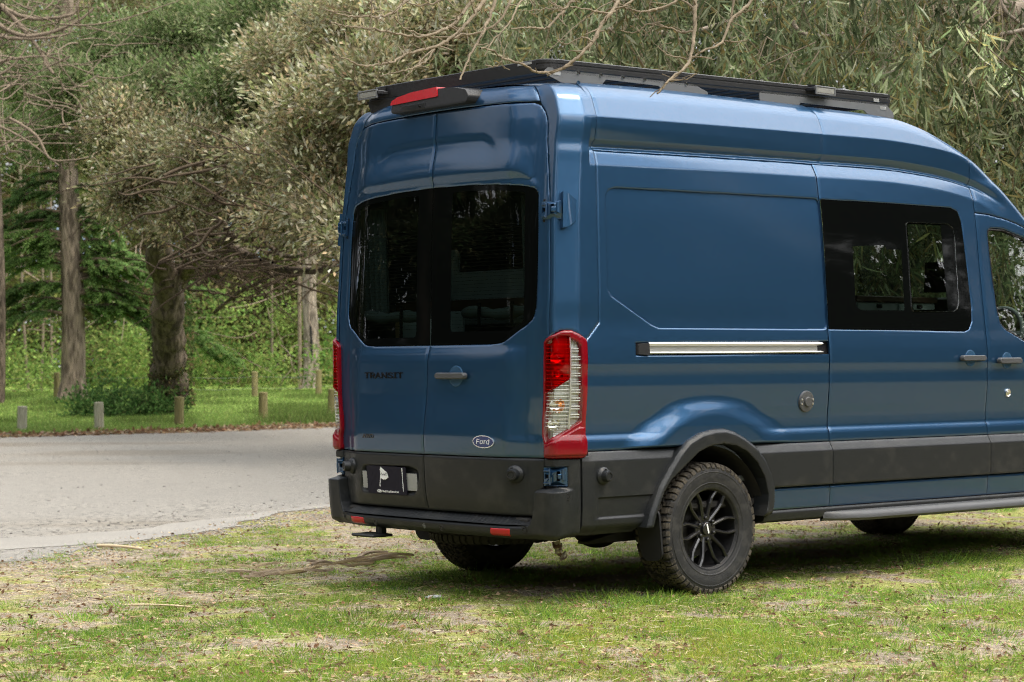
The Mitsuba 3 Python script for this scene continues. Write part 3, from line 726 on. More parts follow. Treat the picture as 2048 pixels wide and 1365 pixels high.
for u, z in ((.973, .565), (.759, .401), (.157, .384), (-.430, .383), (-.76, .40)):
    sensor(u, z, float(bump_off(np.array([u]), np.array([z]))[0]) + .0005)
scuff = shapely.union_all([Polygon([(-.015, .0), (-.008, .004), (-.004, .018), (-.006, .034), (-.012, .03), (-.016, .016)]), sbox(-.002, .006, .001, .022), sbox(-.022, .012, -.019, .026)])
part('scuff_mark', conform(extrude(scuff, .0004), .02, .372, float(bump_off(np.array([.02]), np.array([.39]))[0]) + .001), 'rack_grey', False, None, BUMP)


def knob(u, z, h, tilt):
    b = lathe([(.046, 0), (.044, .010), (.036, .018), (.031, .022), (.0285, .048), (.026, .054), (.021, .055), (.020, .052), (.0001, .052)], 36)
    k = part('camera_boss', conform(b, u, z, h), 'cladding', 30)
    part('ring', conform(moved(lathe([(.016, .0), (.0165, .003), (.0205, .003), (.021, 0)], 24), (0, 0, .053)), u, z, h), 'black_plastic', 30, None, k)
    part('tab', conform(cbox(.010, .013, .010, (-.006, .030, .03), .001), u, z, h), 'cladding', False, None, k)


knob(.683, .672, .006, 0); knob(-.683, .672, .006, 0); knob(float(ux(-.806)), .662, .022, 0)


def hinge(sgn, z0, z1, u0, u1, h, cover):
    f = 1 if sgn > 0 else -1
    def cf(m, hh=0.0):
        if f < 0:
            m = m.copy(); m.apply_transform(np.diag([-1, 1, 1, 1.0]))
        return conform(m, 0, 0, hh)
    w, zc = u1 - u0, (z0 + z1) / 2
    pl = rnd(sbox(u0, z0, u1, z1), .004).difference(rnd(sbox(u0 + .58 * w, z0 + .025, u0 + .72 * w, z1 - .018), .004)).difference(Polygon([(u0 + .05 * w, zc - .012), (u0 + .26 * w, zc - .006), (u0 + .26 * w, zc + .010), (u0 + .05 * w, zc + .014)]))
    k = part('door_hinge', cf(extrude(pl, .013), h), 'paint', 30)
    ribs = [cbox(.008, z1 - z0 - .01, .008, (u0 + .36 * w, zc, .017), .002), cbox(.30 * w, .008, .007, (u0 + .16 * w, z0 + .014, .016), .002), cbox(.30 * w, .008, .007, (u0 + .16 * w, z1 - .018, .016), .002), cbox(.02, .026, .016, (u0 + .70 * w, zc + .002, .010), .004), cbox(.014, .04, .010, (u0 + .88 * w, zc, .017), .003)]
    part('lug', cf(cat(*ribs), h), 'paint', 30, None, k)
    pin = moved(trimesh.creation.cylinder(.0085, (z1 - z0) * .55, sections=14), (0, 0, 0), (90, (1, 0, 0)))
    part('pin', cf(moved(pin, (u0 + .84 * w, zc + .012, .016)), h), 'paint', 30, None, k)
    part('recess', cf(extrude(sbox(u0 - .001, z0 - .012, u1 + .012, z1 + .012), .0006), h - .0035 if not cover else h + .0015), 'soft_black', False, None, k)
    if cover:
        a = u1 - .002
        part('cover', cf(hull([(a, z1 + .042, 0), (a + .002, z1 + .044, .034), (a + .004, z0 - .046, .034), (a, z0 - .05, 0), (a + .030, z0 - .042, .038), (a + .030, z1 + .034, .038), (a + .078, z1 + .004, .022), (a + .078, z0 - .010, .022), (a + .085, z1, 0), (a + .085, z0 - .008, 0)])), 'paint', 30, None, k)


for s in (1, -1):
    hinge(s, 1.955, 2.047, .838, .950, .003, True)
    hinge(s, .616, .710, .846, .980, -.004, False)
for p in (sbox(.83, .595, 1.0, .73), mirror(sbox(.83, .595, 1.0, .73))):
    part('hinge_backing', panel(p, off=-.022, roll=0, skirt=0, du=.02, dz=.02), 'soft_black')

# ------------------------------------------------------------------ wheels
def tyre_meshes():
    prof = [(.205, -.090), (.212, -.104), (.222, -.110), (.235, -.113), (.270, -.1205), (.300, -.121), (.325, -.116), (.338, -.106), (.343, -.090), (.345, -.04), (.346, 0), (.345, .04), (.343, .090), (.338, .106), (.325, .116), (.300, .121), (.270, .1205), (.222, .110), (.205, .090)]
    t = lathe(prof, 96)
    bead = lathe([(.238, -.1135), (.242, -.1170), (.246, -.1180), (.249, -.1165)], 96); band = lathe([(.298, -.1212), (.301, -.1228), (.304, -.1228), (.307, -.1210)], 96)
    tr = []
    n = 54
    def block(a0, a1, h0, h1, sk, r0, r1, r1b=None):
        P = []
        for (r, sh) in ((r0, 1.0), (r1, .80)):
            am, hm = (a0 + a1) / 2, (h0 + h1) / 2
            for a, h in ((a0, h0), (a1, h0), (a1 + sk, h1), (a0 + sk, h1), (a0 - .25 * (a1 - a0) + sk / 2, hm), (a1 + .25 * (a1 - a0) + sk / 2, hm)):
                aa = am + sk / 2 + (a - am - sk / 2) * sh; hh = hm + (h - hm) * (.93 if sh < 1 else 1)
                rr = r if r1b is None or h not in (h0, h1) or (h == (h0 if abs(h0) < abs(h1) else h1)) else (r - (r1 - r1b) if r > r0 - 1e-9 else r)
                P.append((rr * math.cos(aa), rr * math.sin(aa), hh))
        return hull(P)
    st = 2 * math.pi / n
    for k in range(n):
        a = k * st
        for r_, (h0, h1, ph, sk) in enumerate(((-.030, -.004, 0, .012), (.004, .030, .5, -.012), (-.066, -.035, .45, .02), (.035, .066, .05, -.02))):
            tr.append(block(a + ph * st, a + ph * st + st * .68, h0, h1, sk, .338, .3535))
        for sg in (-1, 1):
            w = st * (.74 if k % 2 else .62)
            o = []
            for aa, fr in ((a, 0), (a + w, 1)):
                for r, h in ((.338, .071), (.3535, .072), (.3515, .098), (.3440, .1125), (.330 if k % 2 else .322, .1205), (.316, .1165)):
                    o.append((r * math.cos(aa + (.08 * st if h > .1 else 0)), r * math.sin(aa + (.08 * st if h > .1 else 0)), sg * h))
            tr.append(hull(o))
    return cat(t), cat(*tr), cat(bead, band)


def rim_meshes():
    barrel = lathe([(.214, -.108), (.2205, -.110), (.2235, -.106), (.221, -.099), (.212, -.094), (.205, -.080), (.198, -.03), (.195, .09)], 96)
    disc = lathe([(.0001, -.045), (.06, -.048), (.09, -.04), (.19, -.02)], 48)
    spokes = []
    for k in range(12):
        a = math.radians(30 * k + 9 + (2.5 if k % 2 else -2.5)); kink = math.radians(7 if k % 2 else -7)
        pts = [(.048, a - kink * .2, -.070, .0118), (.135, a - kink * .40, -.082, .0100), (.165, a - kink * .25, -.086, .0098), (.212, a + kink * .5, -.094, .0112)]
        segs = []
        for r, t, h, w in pts:
            c = np.array([r * math.cos(t), r * math.sin(t)]); n = np.array([-math.sin(t), math.cos(t)])
            segs.append([(*(c - n * w), h + .020), (*(c - n * w * .9), h + .004), (*(c - n * w * .30), h - .004), (*(c + n * w * .30), h - .004), (*(c + n * w * .9), h + .004), (*(c + n * w), h + .020)])
        spokes.append(cat(*[hull(segs[i] + segs[i + 1]) for i in range(3)]))
    hub = lathe([(.0001, -.086), (.030, -.086), (.034, -.083), (.036, -.070), (.075, -.068), (.082, -.055), (.082, -.02)], 40)
    nuts = [moved(lathe([(.0001, -.022), (.006, -.022), (.0095, -.018), (.0100, 0)], 12), (.058 * math.cos(t), .058 * math.sin(t), -.066)) for t in np.arange(6) * math.pi / 3 + .35]
    return barrel, disc, spokes, hub, nuts


TY, TR, BD = tyre_meshes(); BAR, DISC, SPK, HUB, NUT = rim_meshes()
brakedisc = lathe([(.0001, .0), (.15, 0), (.15, .02), (.0001, .02)], 40)
PL = {}
def wheel(x, y, z, out, full=True, ang=0.0):
    k = numbered(VAN + '__wheel')
    m = T().translate([x, y, z]).rotate([1, 0, 0], -90 if out < 0 else 90).rotate([0, 0, 1], ang)
    def put(name, mesh, b, smooth):
        if id(mesh) not in PL:
            PL[id(mesh)] = mikit.ply(mesh, b, smooth)
        kk = numbered(k + '__' + name); scene[kk] = {**PL[id(mesh)], 'to_world': m}
    put('tyre', TY, 'rubber', 30); put('tread', TR, 'tread_rubber', False); put('sidewall_band', BD, 'rubber', 30)
    if full:
        put('rim', BAR, 'wheel_black', 30); put('brake_disc', brakedisc, 'underbody', 30)
        for s in SPK: put('spoke', s, 'wheel_black', 20)
        put('hub', HUB, 'wheel_black', 30)
        for s in NUT: put('wheel_nut', s, 'wheel_black', 20)
        put('hub_badge', BADGE, 'white_print', False)
    return k


BADGE = moved(cbox(.011, .052, .002, (0, 0, -.0875), .0008), rot=(-18, (0, 0, 1)))
wheel(0, -.868, .347, -1, ang=3); wheel(0, .868, .347, 1); wheel(3.75, -.868, .347, -1, ang=20); wheel(3.75, .868, .347, 1)

# inside of the arches, mud flaps, running gear, chassis
def arch(xc, s, r=.46):
    w = np.linspace(.12, math.pi - .12, 26); y0, y1 = s * .985, s * .55
    v = np.array([(xc + r * math.cos(t), y, .33 + r * math.sin(t)) for t in w for y in (y0, y1)])
    f = [(2 * i, 2 * i + 1, 2 * i + 3) for i in range(25)] + [(2 * i, 2 * i + 3, 2 * i + 2) for i in range(25)]
    return trimesh.Trimesh(v, f, process=False)


for xc in (-.03, 3.75):
    for s in (-1, 1):
        part('arch_liner', arch(xc, s), 'underbody', True)
for s in (-1, 1):
    fl = rnd([(.86, .32), (.85, .38), (.88, .46), (1.020, .475), (1.020, .235), (.99, .205), (.90, .20), (.87, .23)], .03)
    fm = extrude(fl, .012); v = np.array(fm.vertices)
    part('mud_flap', trimesh.Trimesh(np.stack([-.435 + v[:, 2] - .10 * (v[:, 1] - .45), s * v[:, 0], v[:, 1]], 1), fm.faces, process=False), 'soft_black', 30)
part('floor_pan', cat(cbox(5.3, 1.86, .04, (1.75, 0, .47), .01), cbox(3.9, .10, .12, (1.9, -.42, .40), .01), cbox(3.9, .10, .12, (1.9, .42, .40), .01), cbox(.35, 1.5, .06, (-.93, 0, .42), .01)), 'underbody', 20)
diff = moved(trimesh.creation.icosphere(3, .15), (0, 0, 0)); diff.apply_scale([1.05, 1, .95])
part('rear_axle', cat(moved(trimesh.creation.cylinder(.045, 1.5, sections=20), (0, 0, .345), (90, (1, 0, 0))), moved(diff, (.0, -.10, .335))), 'underbody', 40)
for s in (-1, 1):
    part('leaf_spring', hull(np.vstack([cbox(1.25, .07, .016, (.02, s * .62, .29), .004).vertices, cbox(.8, .07, .016, (.02, s * .62, .326), .004).vertices])), 'underbody', 20)
    part('shock_absorber', tube([(.10, s * .50, .26), (.25, s * .45, .52)], .03, 10), 'underbody', 40)
sp = moved(cat(TY, TR), (-.62, .08, .385)); part('spare_wheel', sp, 'underbody', 30)
part('spare_rim', moved(lathe([(.0001, -.10), (.06, -.105), (.10, -.09), (.17, -.112), (.205, -.108), (.215, -.09)], 40), (-.62, .08, .385)), 'silver', 30)
part('underbody_tray', cbox(3.0, 1.62, .10, (2.15, 0, .385), .03), 'underbody', 20)
part('chassis_side', cbox(1.15, .16, .14, (-.02, -.50, .40), .02), 'underbody', 20)
part('chassis_side', cbox(1.15, .16, .14, (-.02, .50, .40), .02), 'underbody', 20)
part('fuel_tank', cbox(1.1, .62, .2, (1.9, .35, .36), .05), 'underbody', 20)
part('gearbox', hull([(3.2, -.25, .30), (3.2, .25, .30), (3.9, -.3, .25), (3.9, .3, .25), (3.2, -.25, .45), (3.9, .3, .5), (3.9, -.3, .5), (3.2, .25, .45)]), 'underbody', 20)
part('exhaust_silencer', moved(trimesh.creation.capsule(.55, .10, count=[16, 16]), (.95, .02, .335), (90, (0, 1, 0))), 'underbody', 40)
part('tow_step', cat(cbox(.14, .20, .016, (-1.14, .49, .300), .006), cbox(.05, .05, .06, (-1.10, .46, .33), .01)), 'black_plastic', 20)
rng = np.random.default_rng(5)
part('tow_socket', cat(*[hull(rng.normal(0, .018, (10, 3)) * [1, 1, 1.2] + [-.92 + .03 * i, -.78 + .012 * i, .315 - .03 * i]) for i in range(3)], tube([(-.93, -.80, .34), (-.93, -.815, .27)], .004, 6)), 'rust', False)

# ------------------------------------------------------------------ roof rack
RK = VAN + '__roof_rack'
zr = lambda x: 2.793 + (x + .935) * .0140
def rail_beam(p, q, h=.069, w=.034):
    p, q = np.array(p, float), np.array(q, float); d = (q - p) / np.linalg.norm(q - p); s = np.cross(d, [0, 0, 1]); s /= np.linalg.norm(s)
    prof = [(-w / 2, -.004), (-w / 2 + .004, 0), (w / 2 - .004, 0), (w / 2, -.004), (w / 2, -.020), (w / 2 - .004, -.023), (w / 2 - .004, -.028), (w / 2, -.031), (w / 2, -h + .018), (w / 2 - .005, -h + .014), (w / 2 - .005, -h), (-w / 2, -h)]
    v = np.array([(e + s * a + np.array([0, 0, b])) for e in (p, q) for a, b in prof]); n = len(prof)
    f = []
    for i in range(n):
        j = (i + 1) % n; f += [(i, j, n + j), (i, n + j, n + i)]
    c0, f0 = trimesh.creation.triangulate_polygon(Polygon(prof), engine='earcut')
    m = trimesh.Trimesh(v, np.array(f), process=False); m.fix_normals()
    f0 = np.array(f0) % n
    m2 = trimesh.Trimesh(np.vstack([v]), np.vstack([f, np.array(f0)[:, ::-1], np.array(f0) + n]), process=True); m2.fix_normals()
    return m2


XR0, XR1, YR = -.930, 1.835, .728
corner = []
for s in (-1, 1):
    part('side_rail', rail_beam((XR0 + .06, s * YR, zr(XR0 + .06)), (XR1 - .02, s * YR, zr(XR1))), 'rack_black', 25, None, RK)
part('rear_rail', rail_beam((XR0, -YR + .06, zr(XR0)), (XR0, YR - .06, zr(XR0))), 'rack_black', 25, None, RK)
part('front_rail', rail_beam((XR1, -YR, zr(XR1)), (XR1, YR, zr(XR1))), 'rack_black', 25, None, RK)
for s in (-1, 1):
    pr_ = [(-.017, -.004), (-.013, 0), (.013, 0), (.017, -.004), (.017, -.020), (.013, -.023), (.013, -.028), (.017, -.031), (.017, -.051), (.012, -.055), (.012, -.069), (-.017, -.069)]
    v = np.array([(XR0 + .061 - (.061 + o) * math.sin(t), s * (YR - .061 + (.061 + o) * math.cos(t)), zr(XR0) + h) for t in np.linspace(0, math.pi / 2, 9) for o, h in pr_]); n = 12
    f = [q for i in range(8) for j in range(n) for q in ((i * n + j, i * n + (j + 1) % n, (i + 1) * n + (j + 1) % n), (i * n + j, (i + 1) * n + (j + 1) % n, (i + 1) * n + j))]
    m = trimesh.Trimesh(v, f, process=False); m.fix_normals(); part('rail_corner', m, 'rack_black', 25, None, RK)
for x in np.arange(XR0 + .12, XR1 - .05, .122):
    part('slat', cbox(.062, 2 * YR - .03, .022, (x, 0, zr(x) - .014), .004), 'rack_black', False, None, RK)
for s in (-1, 1):
    for x0, x1, c0, c1 in ((-.955, .255, -.56, -.06), (.675, 1.870, .985, 1.66)):
        zb = 2.690; zt = zr((x0 + x1) / 2) - .055
        o = rnd([(x0, zt - .02), (x0 + .03, zt), (x1 - .10, zt), (x1, zb + .025), (x1, zb - .015), (x0 + .12, zb - .015), (x0 + .01, zb + .02)] if x0 < 0 else [(x0, zt - .02), (x0 + .03, zt), (x1 - .07, zt), (x1, zb + .03), (x1, zb - .015), (x0 + .05, zb - .015), (x0, zb + .02)], .012)
        o = o.difference(rnd([(c0, zb - .012), (c0 + .04, zb + .028), (c1 - .07, zb + .028), (c1, zb - .012)], .008))
        m = extrude(o, .006); v = np.array(m.vertices)
        part('rack_bracket', trimesh.Trimesh(np.stack([v[:, 0], s * (.734 + v[:, 2]), v[:, 1]], 1), m.faces if s < 0 else m.faces[:, ::-1], process=False), 'rack_grey', 20, None, RK)
        part('bracket_badge', cbox(.052, .002, .018, ((x0 + .085) if x0 < 0 else (x1 - .10), s * .7415, zt - .026), .0005), 'silver', False, None, RK)
    for x in np.arange(-.72, .2, .16):
        part('rail_bolt', moved(lathe([(.0001, .010), (.007, .010), (.009, 0)], 10), (x, s * .741, zr(x) - .062), (90 * s * -1, (1, 0, 0))), 'chrome', 30, None, RK)


def work_light(x, y, z, face):
    k = numbered(RK + '__work_light')
    R = trimesh.transformations.rotation_matrix(math.radians(face), (0, 0, 1))
    b = hull([(0, -.085, -.03), (0, .085, -.03), (0, -.085, .022), (0, .085, .022), (-.075, -.075, .035), (-.075, .075, .035), (-.05, -.075, -.01), (-.05, .075, -.01)])
    def pl(m): 
        m = m.copy(); m.apply_transform(R); m.apply_translation((x, y, z)); return m
    scene[k] = mikit.ply(pl(b), 'rack_black', False)
    for nm, mm, bs in (('face', cbox(.006, .150, .030, (.002, 0, -.006), .002), 'lamp_face'), ('bezel', cat(cbox(.010, .172, .008, (.002, 0, .015), .002), cbox(.010, .172, .008, (.002, 0, -.027), .002), cbox(.010, .012, .05, (.002, -.082, -.006), .002), cbox(.010, .012, .05, (.002, .082, -.006), .002)), 'rack_grey'), ('arm', cat(cbox(.07, .014, .02, (-.03, -.095, 0), .003), cbox(.07, .014, .02, (-.03, .095, 0), .003)), 'rack_black')):
        scene[numbered(k + '__' + nm) if k.count('__') < 2 else numbered(k + '_' + nm)] = mikit.ply(pl(mm), bs, False)


work_light(-1.02, .66, zr(-1) - .045, 180)
work_light(1.17, -.80, zr(1.17) - .025, -90)
for sz, at_ in (((.0015, .11, .012), (XR0 - .0185, -.58, zr(XR0) - .014)), ((.05, .0015, .020), (1.70, -YR - .0185, zr(1.7) - .045))):
    part('rack_badge', cbox(*sz, at_, .0004), 'silver', False, None, RK)
part('rack_fairing', moved(hull([(0, -.62, 0), (0, -.40, 0), (.18, -.60, 0), (.18, -.42, 0), (.02, -.60, .035), (.02, -.42, .035), (.13, -.58, .028), (.13, -.44, .028)]), (1.55, 0, zr(1.55))), 'rack_grey', 20, None, RK)
part('rear_fairing', moved(hull([(0, .50, 0), (0, .74, 0), (.14, .50, -.02), (.14, .74, -.02), (0, .52, -.075), (0, .70, -.075)]), (-.965, 0, 2.715)), 'rack_black', 20, None, RK)

# ------------------------------------------------------------------ interior
part('interior_floor', cbox(4.7, 1.80, .03, (1.55, 0, .60), .004), 'interior_grey', False)
part('ceiling', over(-.80, 2.55, 20, 10, -.09), 'interior_light', True)
for y0, y1, sag in ((-.74, -.13, .010), (.12, .72, .014)):
    yy = np.linspace(y0, y1, 24)
    part('rolled_blind', tube([(-.985, y, 1.505 - sag * math.sin((y - y0) / (y1 - y0) * math.pi) + .006 * math.sin(y * 19)) for y in yy], .030 + .004 * np.sin(yy * 23) + .003 * np.sin(yy * 57), 10), 'curtain', True)
for y in (.36, -.30, -.56):
    part('blind_strap', tube([(-1.026, y, 1.55), (-1.028, y + .004, 1.50), (-1.022, y + .01, 1.43 if y < 0 else 1.36)], .009, 6), 'soft_black', True)
part('bed_headboard', cat(cbox(.02, 1.30, .30, (-.55, 0, 1.60), .003), cbox(.02, .16, .16, (-.55, .52, 1.80), .02), cbox(.02, .16, .16, (-.55, -.58, 1.80), .02)), 'interior_light', False)
part('bed_beam', cbox(.05, 1.60, .06, (-.70, 0, 1.555), .004), 'wood_brown', False)
part('storage_panel', cbox(.02, .56, .34, (-.80, .38, 1.35), .003), 'interior_light', False)
part('panel_edge', cbox(.025, .045, .34, (-.81, .66, 1.35), .003), 'pale_wood', False)
part('side_trim', cbox(.03, .10, .34, (-.92, -.70, 1.44), .01), 'interior_light', False)
for y in (-.70, .70):
    fold = np.linspace(0, 1, 30)
    v = np.array([(-.96 + .02 * math.sin(f * 34), y - .13 + .26 * f + (0.02 if z else 0), 1.52 + .58 * z) for f in fold for z in (0, 1)])
    q = [(2 * i, 2 * i + 2, 2 * i + 3) for i in range(29)] + [(2 * i, 2 * i + 3, 2 * i + 1) for i in range(29)]
    part('curtain', trimesh.Trimesh(v, q, process=False), 'curtain', True)
# kitchen unit across the aisle, seats, steering wheel, dashboard
part('kitchen_unit', cbox(.78, .20, .98, (2.28, -.32, 1.11), .004), 'interior_light', False)
part('worktop', cbox(.80, .24, .035, (2.28, -.32, 1.618), .004), 'wood_brown', False)
for x in (2.08, 2.48):
    part('drawer_front', cbox(.36, .012, .11, (x, -.425, 1.535), .003), 'interior_light', False)
    part('drawer_catch', cbox(.05, .014, .025, (x + .02, -.435, 1.575), .004), 'soft_black', False)
for y in (-.48, .48):
    part('seat', moved(cat(hull([(2.30, y - .24, 1.0), (2.30, y + .24, 1.0), (2.85, y - .24, .98), (2.85, y + .24, .98), (2.30, y - .22, .82), (2.85, y + .22, .82), (2.85, y - .22, .82), (2.30, y + .22, .82)]), hull([(2.24, y - .21, 1.0), (2.24, y + .21, 1.0), (2.42, y - .23, 1.0), (2.42, y + .23, 1.0), (2.08, y - .18, 1.62), (2.08, y + .18, 1.62), (2.20, y - .18, 1.64), (2.20, y + .18, 1.64)]), hull([(2.04, y - .12, 1.67), (2.04, y + .12, 1.67), (2.15, y - .13, 1.67), (2.15, y + .13, 1.67), (2.03, y - .10, 1.86), (2.03, y + .10, 1.86), (2.12, y - .10, 1.86), (2.12, y + .10, 1.86)])), (.60, 0, 0)), 'soft_black', 30)
sw = [(3.25 + .12 * math.cos(t) * .55, -.48 + .19 * math.sin(t), 1.40 + .175 * math.cos(t)) for t in np.linspace(0, 2 * math.pi, 33)]
part('steering_wheel', cat(tube(sw, .015, 8, False), tube([(3.25, -.66, 1.40), (3.25, -.30, 1.40)], .012, 6), tube([(3.25, -.48, 1.40), (3.50, -.48, 1.28)], .035, 8)), 'interior_grey', 40)
part('dashboard', hull([(3.40, -.88, 1.0), (3.40, .88, 1.0), (3.42, -.88, 1.38), (3.42, .88, 1.38), (3.56, -.88, 1.43), (3.56, .88, 1.43), (4.0, -.75, 1.25), (4.0, .75, 1.25), (4.0, -.75, .9), (4.0, .75, .9)]), 'soft_black', 20)
# ------------------------------------------------------------------ ground, road, grass
ROAD0 = Polygon([(-30, 6.0), (-12, 9.2), (-6.0, 11.2), (-3.25, 12.9), (-2.85, 13.9), (-2.15, 15.6), (-1.95, 16.6), (-1.50, 17.8), (-.6, 19.6), (1.2, 22.8), (4, 27.5), (9, 34), (20, 42), (45, 52), (45, 66), (20, 58), (6, 50.5), (0, 46.0), (-2.2, 44.6), (-3.8, 43.2), (-6.4, 39.6), (-9.2, 37.3), (-30, 36)])
shapely.prepare(ROAD0)


def hz(d, l):
    d, l = np.asarray(d, float), np.asarray(l, float)
    return (meshkit.fbm(np.stack([d * .9, l * .9, d * 0], -1), 3, 2) - .52) * .012 * sst(30, 22, d) * np.clip(shapely.distance(ROAD0, shapely.points(l, d)) / .8, .15, 1) + .42 * sst(43, 68, d) + .9 * sst(66, 150, d)


def sheet(poly, dz, sx, sy):
    """sheet over a polygon given in (l, d)"""
    p, f = nodes(poly, sx, sy)
    l, d = p[:, 0], p[:, 1]
    m = trimesh.Trimesh(gps(d, l, hz(d, l) + dz), f, process=False)
    if m.face_normals[:, 2].mean() < 0:
        m.invert()
    f = np.asarray(m.faces); e = np.vstack([f[:, [0, 1]], f[:, [1, 2]], f[:, [2, 0]]]); _, inv, cnt = np.unique(np.sort(e, 1), axis=0, return_inverse=True, return_counts=True)
    e = e[cnt[inv.reshape(-1)] == 1]; b = np.unique(e); k = np.full(len(m.vertices), -1); k[b] = len(m.vertices) + np.arange(len(b))
    return trimesh.Trimesh(np.vstack([m.vertices, m.vertices[b] - [0, 0, .02]]), np.vstack([f, np.stack([e[:, 0], k[e[:, 0]], k[e[:, 1]]], 1), np.stack([e[:, 0], k[e[:, 1]], e[:, 1]], 1)]), process=False)


# the road: pale worn asphalt bay that curves away behind the van
near_edge = [(-30, 6.0), (-12, 9.2), (-6.0, 11.2), (-3.25, 12.9), (-2.85, 13.9), (-2.15, 15.6), (-1.95, 16.6), (-1.50, 17.8), (-.6, 19.6), (1.2, 22.8), (4, 27.5), (9, 34), (20, 42), (45, 52)]
far_edge = [(45, 66), (20, 58), (6, 50.5), (0, 46.0), (-2.2, 44.6), (-3.8, 43.2), (-6.4, 39.6), (-7.8, 38.4), (-9.2, 37.3), (-14, 36.5), (-30, 36)]
ROAD = Polygon(near_edge + far_edge)
rr_ = np.random.default_rng(3)
def rough(pts, amp, step):
    ls = LineString(pts); n = int(ls.length / step); q = np.array([ls.interpolate(t, normalized=True).coords[0] for t in np.linspace(0, 1, n)])
    q[1:-1] += rr_.normal(0, amp, (n - 2, 2)); return [tuple(a) for a in q]


def wavy(pts, amp, step):
    q = np.array(rough(pts, 0, step)); a = rr_.normal(0, amp, (len(q), 2)); a[:2] = a[-2:] = 0; return [tuple(v) for v in smooth_line(q + a)]


def smooth_line(q, k=5):
    s = np.r_[0, np.cumsum(np.linalg.norm(np.diff(q, axis=0), axis=1))]; return PC(s, q)(np.linspace(0, s[-1], k * len(q)))


ROAD = Polygon(rough(wavy(near_edge, .15, .75), .050, .16) + rough(far_edge, .10, .5)).buffer(0)
STRIP = Polygon(rough([(-8, 12.2), (-4.4, 14.2), (-3.0, 15.4), (-2.45, 16.4), (-2.0, 17.5), (-1.2, 19.4), (1.0, 23.4), (5, 29.5)], .05, .3) + [(5.0, 27.6), (1.5, 22.0), (-.2, 19.0), (-1.2, 17.2), (-1.7, 15.8), (-2.0, 14.6)] + rough([(-2.35, 14.9), (-3.0, 14.3), (-4.4, 12.9), (-8, 11.2)], .05, .3)).buffer(0).intersection(ROAD)


def soil_fn(p, n, uv):
    a = fbm(p.x * .9 + 5, p.y * .9, 0, 4); b = fbm(p.x * 6, p.y * 6, 3, 3); c = noise(p.x * 70, p.y * 70, 0); e = noise(p.x * 190, p.y * 190, 5)
    soil = mix((.165, .132, .098), (.37, .315, .245), b) * (.72 + .5 * c * e + .12 * e)
    moss = mix((.150, .165, .048), (.27, .27, .090), fbm(p.x * 17, p.y * 17, 8, 3)) * (.70 + .5 * e)
    near = mix(soil, moss, smoothstep(.46, .60, a * .42 + b * .58))
    dd = (p.x - CAM[0]) * GF[0] + (p.y - CAM[1]) * GF[1]
    lawn = mix((.11, .18, .035), (.21, .29, .065), fbm(p.x * 1.3, p.y * 1.3, 2, 4)) * (.7 + .5 * noise(p.x * 26, p.y * 26, 1))
    near = near * (.80 + .42 * noise(p.x * 48, p.y * 48, 6))
    return mix(near, lawn, smoothstep(33, 37, dd))


def soil_h(p, n, uv):
    return fbm(p.x * 11, p.y * 11, p.z, 4) * .6 + noise(p.x * 90, p.y * 90, 0) * .25 + noise(p.x * 230, p.y * 230, 3) * .15


def road_fn(p, n, uv):
    a = fbm(p.x * .35, p.y * .35, 0, 4); b = fbm(p.x * 3, p.y * 3, 1, 3); g = noise(p.x * 55, p.y * 55, 0); k = noise(p.x * 130, p.y * 130, 4); w = fbm((p.x * .75 - p.y * .66) * .16, (p.x * .66 + p.y * .75) * .55, 7, 5)
    base = mix((.138, .131, .118), (.212, .200, .179), a * .55 + b * .45)
    base = base * (.72 + .30 * k + .26 * g)
    pit = smoothstep(.62, .76, noise(p.x * 26, p.y * 26, 9)) * smoothstep(.36, .60, a * .5 + b * .5)
    base = mix(base, mi.Color3f(.10, .095, .085), pit * .9)
    return mix(base, base * mi.Color3f(.74, .69, .62), smoothstep(.60, .74, w) * .7)


def strip_fn(p, n, uv):
    b = fbm(p.x * 2, p.y * 2, 1, 4); k = noise(p.x * 120, p.y * 120, 4)
    return mix((.164, .156, .141), (.202, .191, .172), b) * (.90 + .16 * k)


mat('soil', proc(soil_fn), .95, 0, .2, bump=proc(soil_h, eps=4e-3), bscale=.045, two=False)
mat('asphalt', proc(road_fn), .9, 0, .25, bump=proc(lambda p, n, uv: noise(p.x * 60, p.y * 60, 0) * .6 + noise(p.x * 150, p.y * 150, 2) * .4, eps=3e-3), bscale=.006, two=False)
mat('pale_concrete', proc(strip_fn), .9, 0, .25, two=False)
x = np.r_[-700, -300, -120, -60, np.arange(-30, -8, 1.0), np.arange(-8, 8, .25), np.arange(8, 30.1, 1.0), 60, 120, 300, 700]; y = np.r_[-500, -200, -80, -30, -15, np.arange(-6, 6, 1.0), np.arange(6, 24, .25), np.arange(24, 34, .6), np.arange(34, 90, 1.5), 100, 120, 150, 220, 400, 900]
yy, xx = np.meshgrid(y, x, indexing='ij'); nx_ = len(x)
i, j = np.meshgrid(np.arange(len(y) - 1), np.arange(nx_ - 1), indexing='ij')
q = np.stack([i * nx_ + j, i * nx_ + j + 1, (i + 1) * nx_ + j + 1, (i + 1) * nx_ + j], -1).reshape(-1, 4)
obj('ground', trimesh.Trimesh(gps(yy.ravel(), xx.ravel(), hz(yy.ravel(), xx.ravel())), np.vstack([q[:, [0, 1, 2]], q[:, [0, 2, 3]]]), process=False), 'soil', None, True, None, None, None, 'structure')
obj('road', sheet(ROAD, .005, .25, .25), 'asphalt', None, 30, 'pale worn asphalt turning bay', None, None, 'structure')
obj('road_edge_strip', sheet(STRIP, .0095, .25, .25), 'pale_concrete', None, 30, 'smooth pale strip along the near edge of the road', None, None, 'structure')

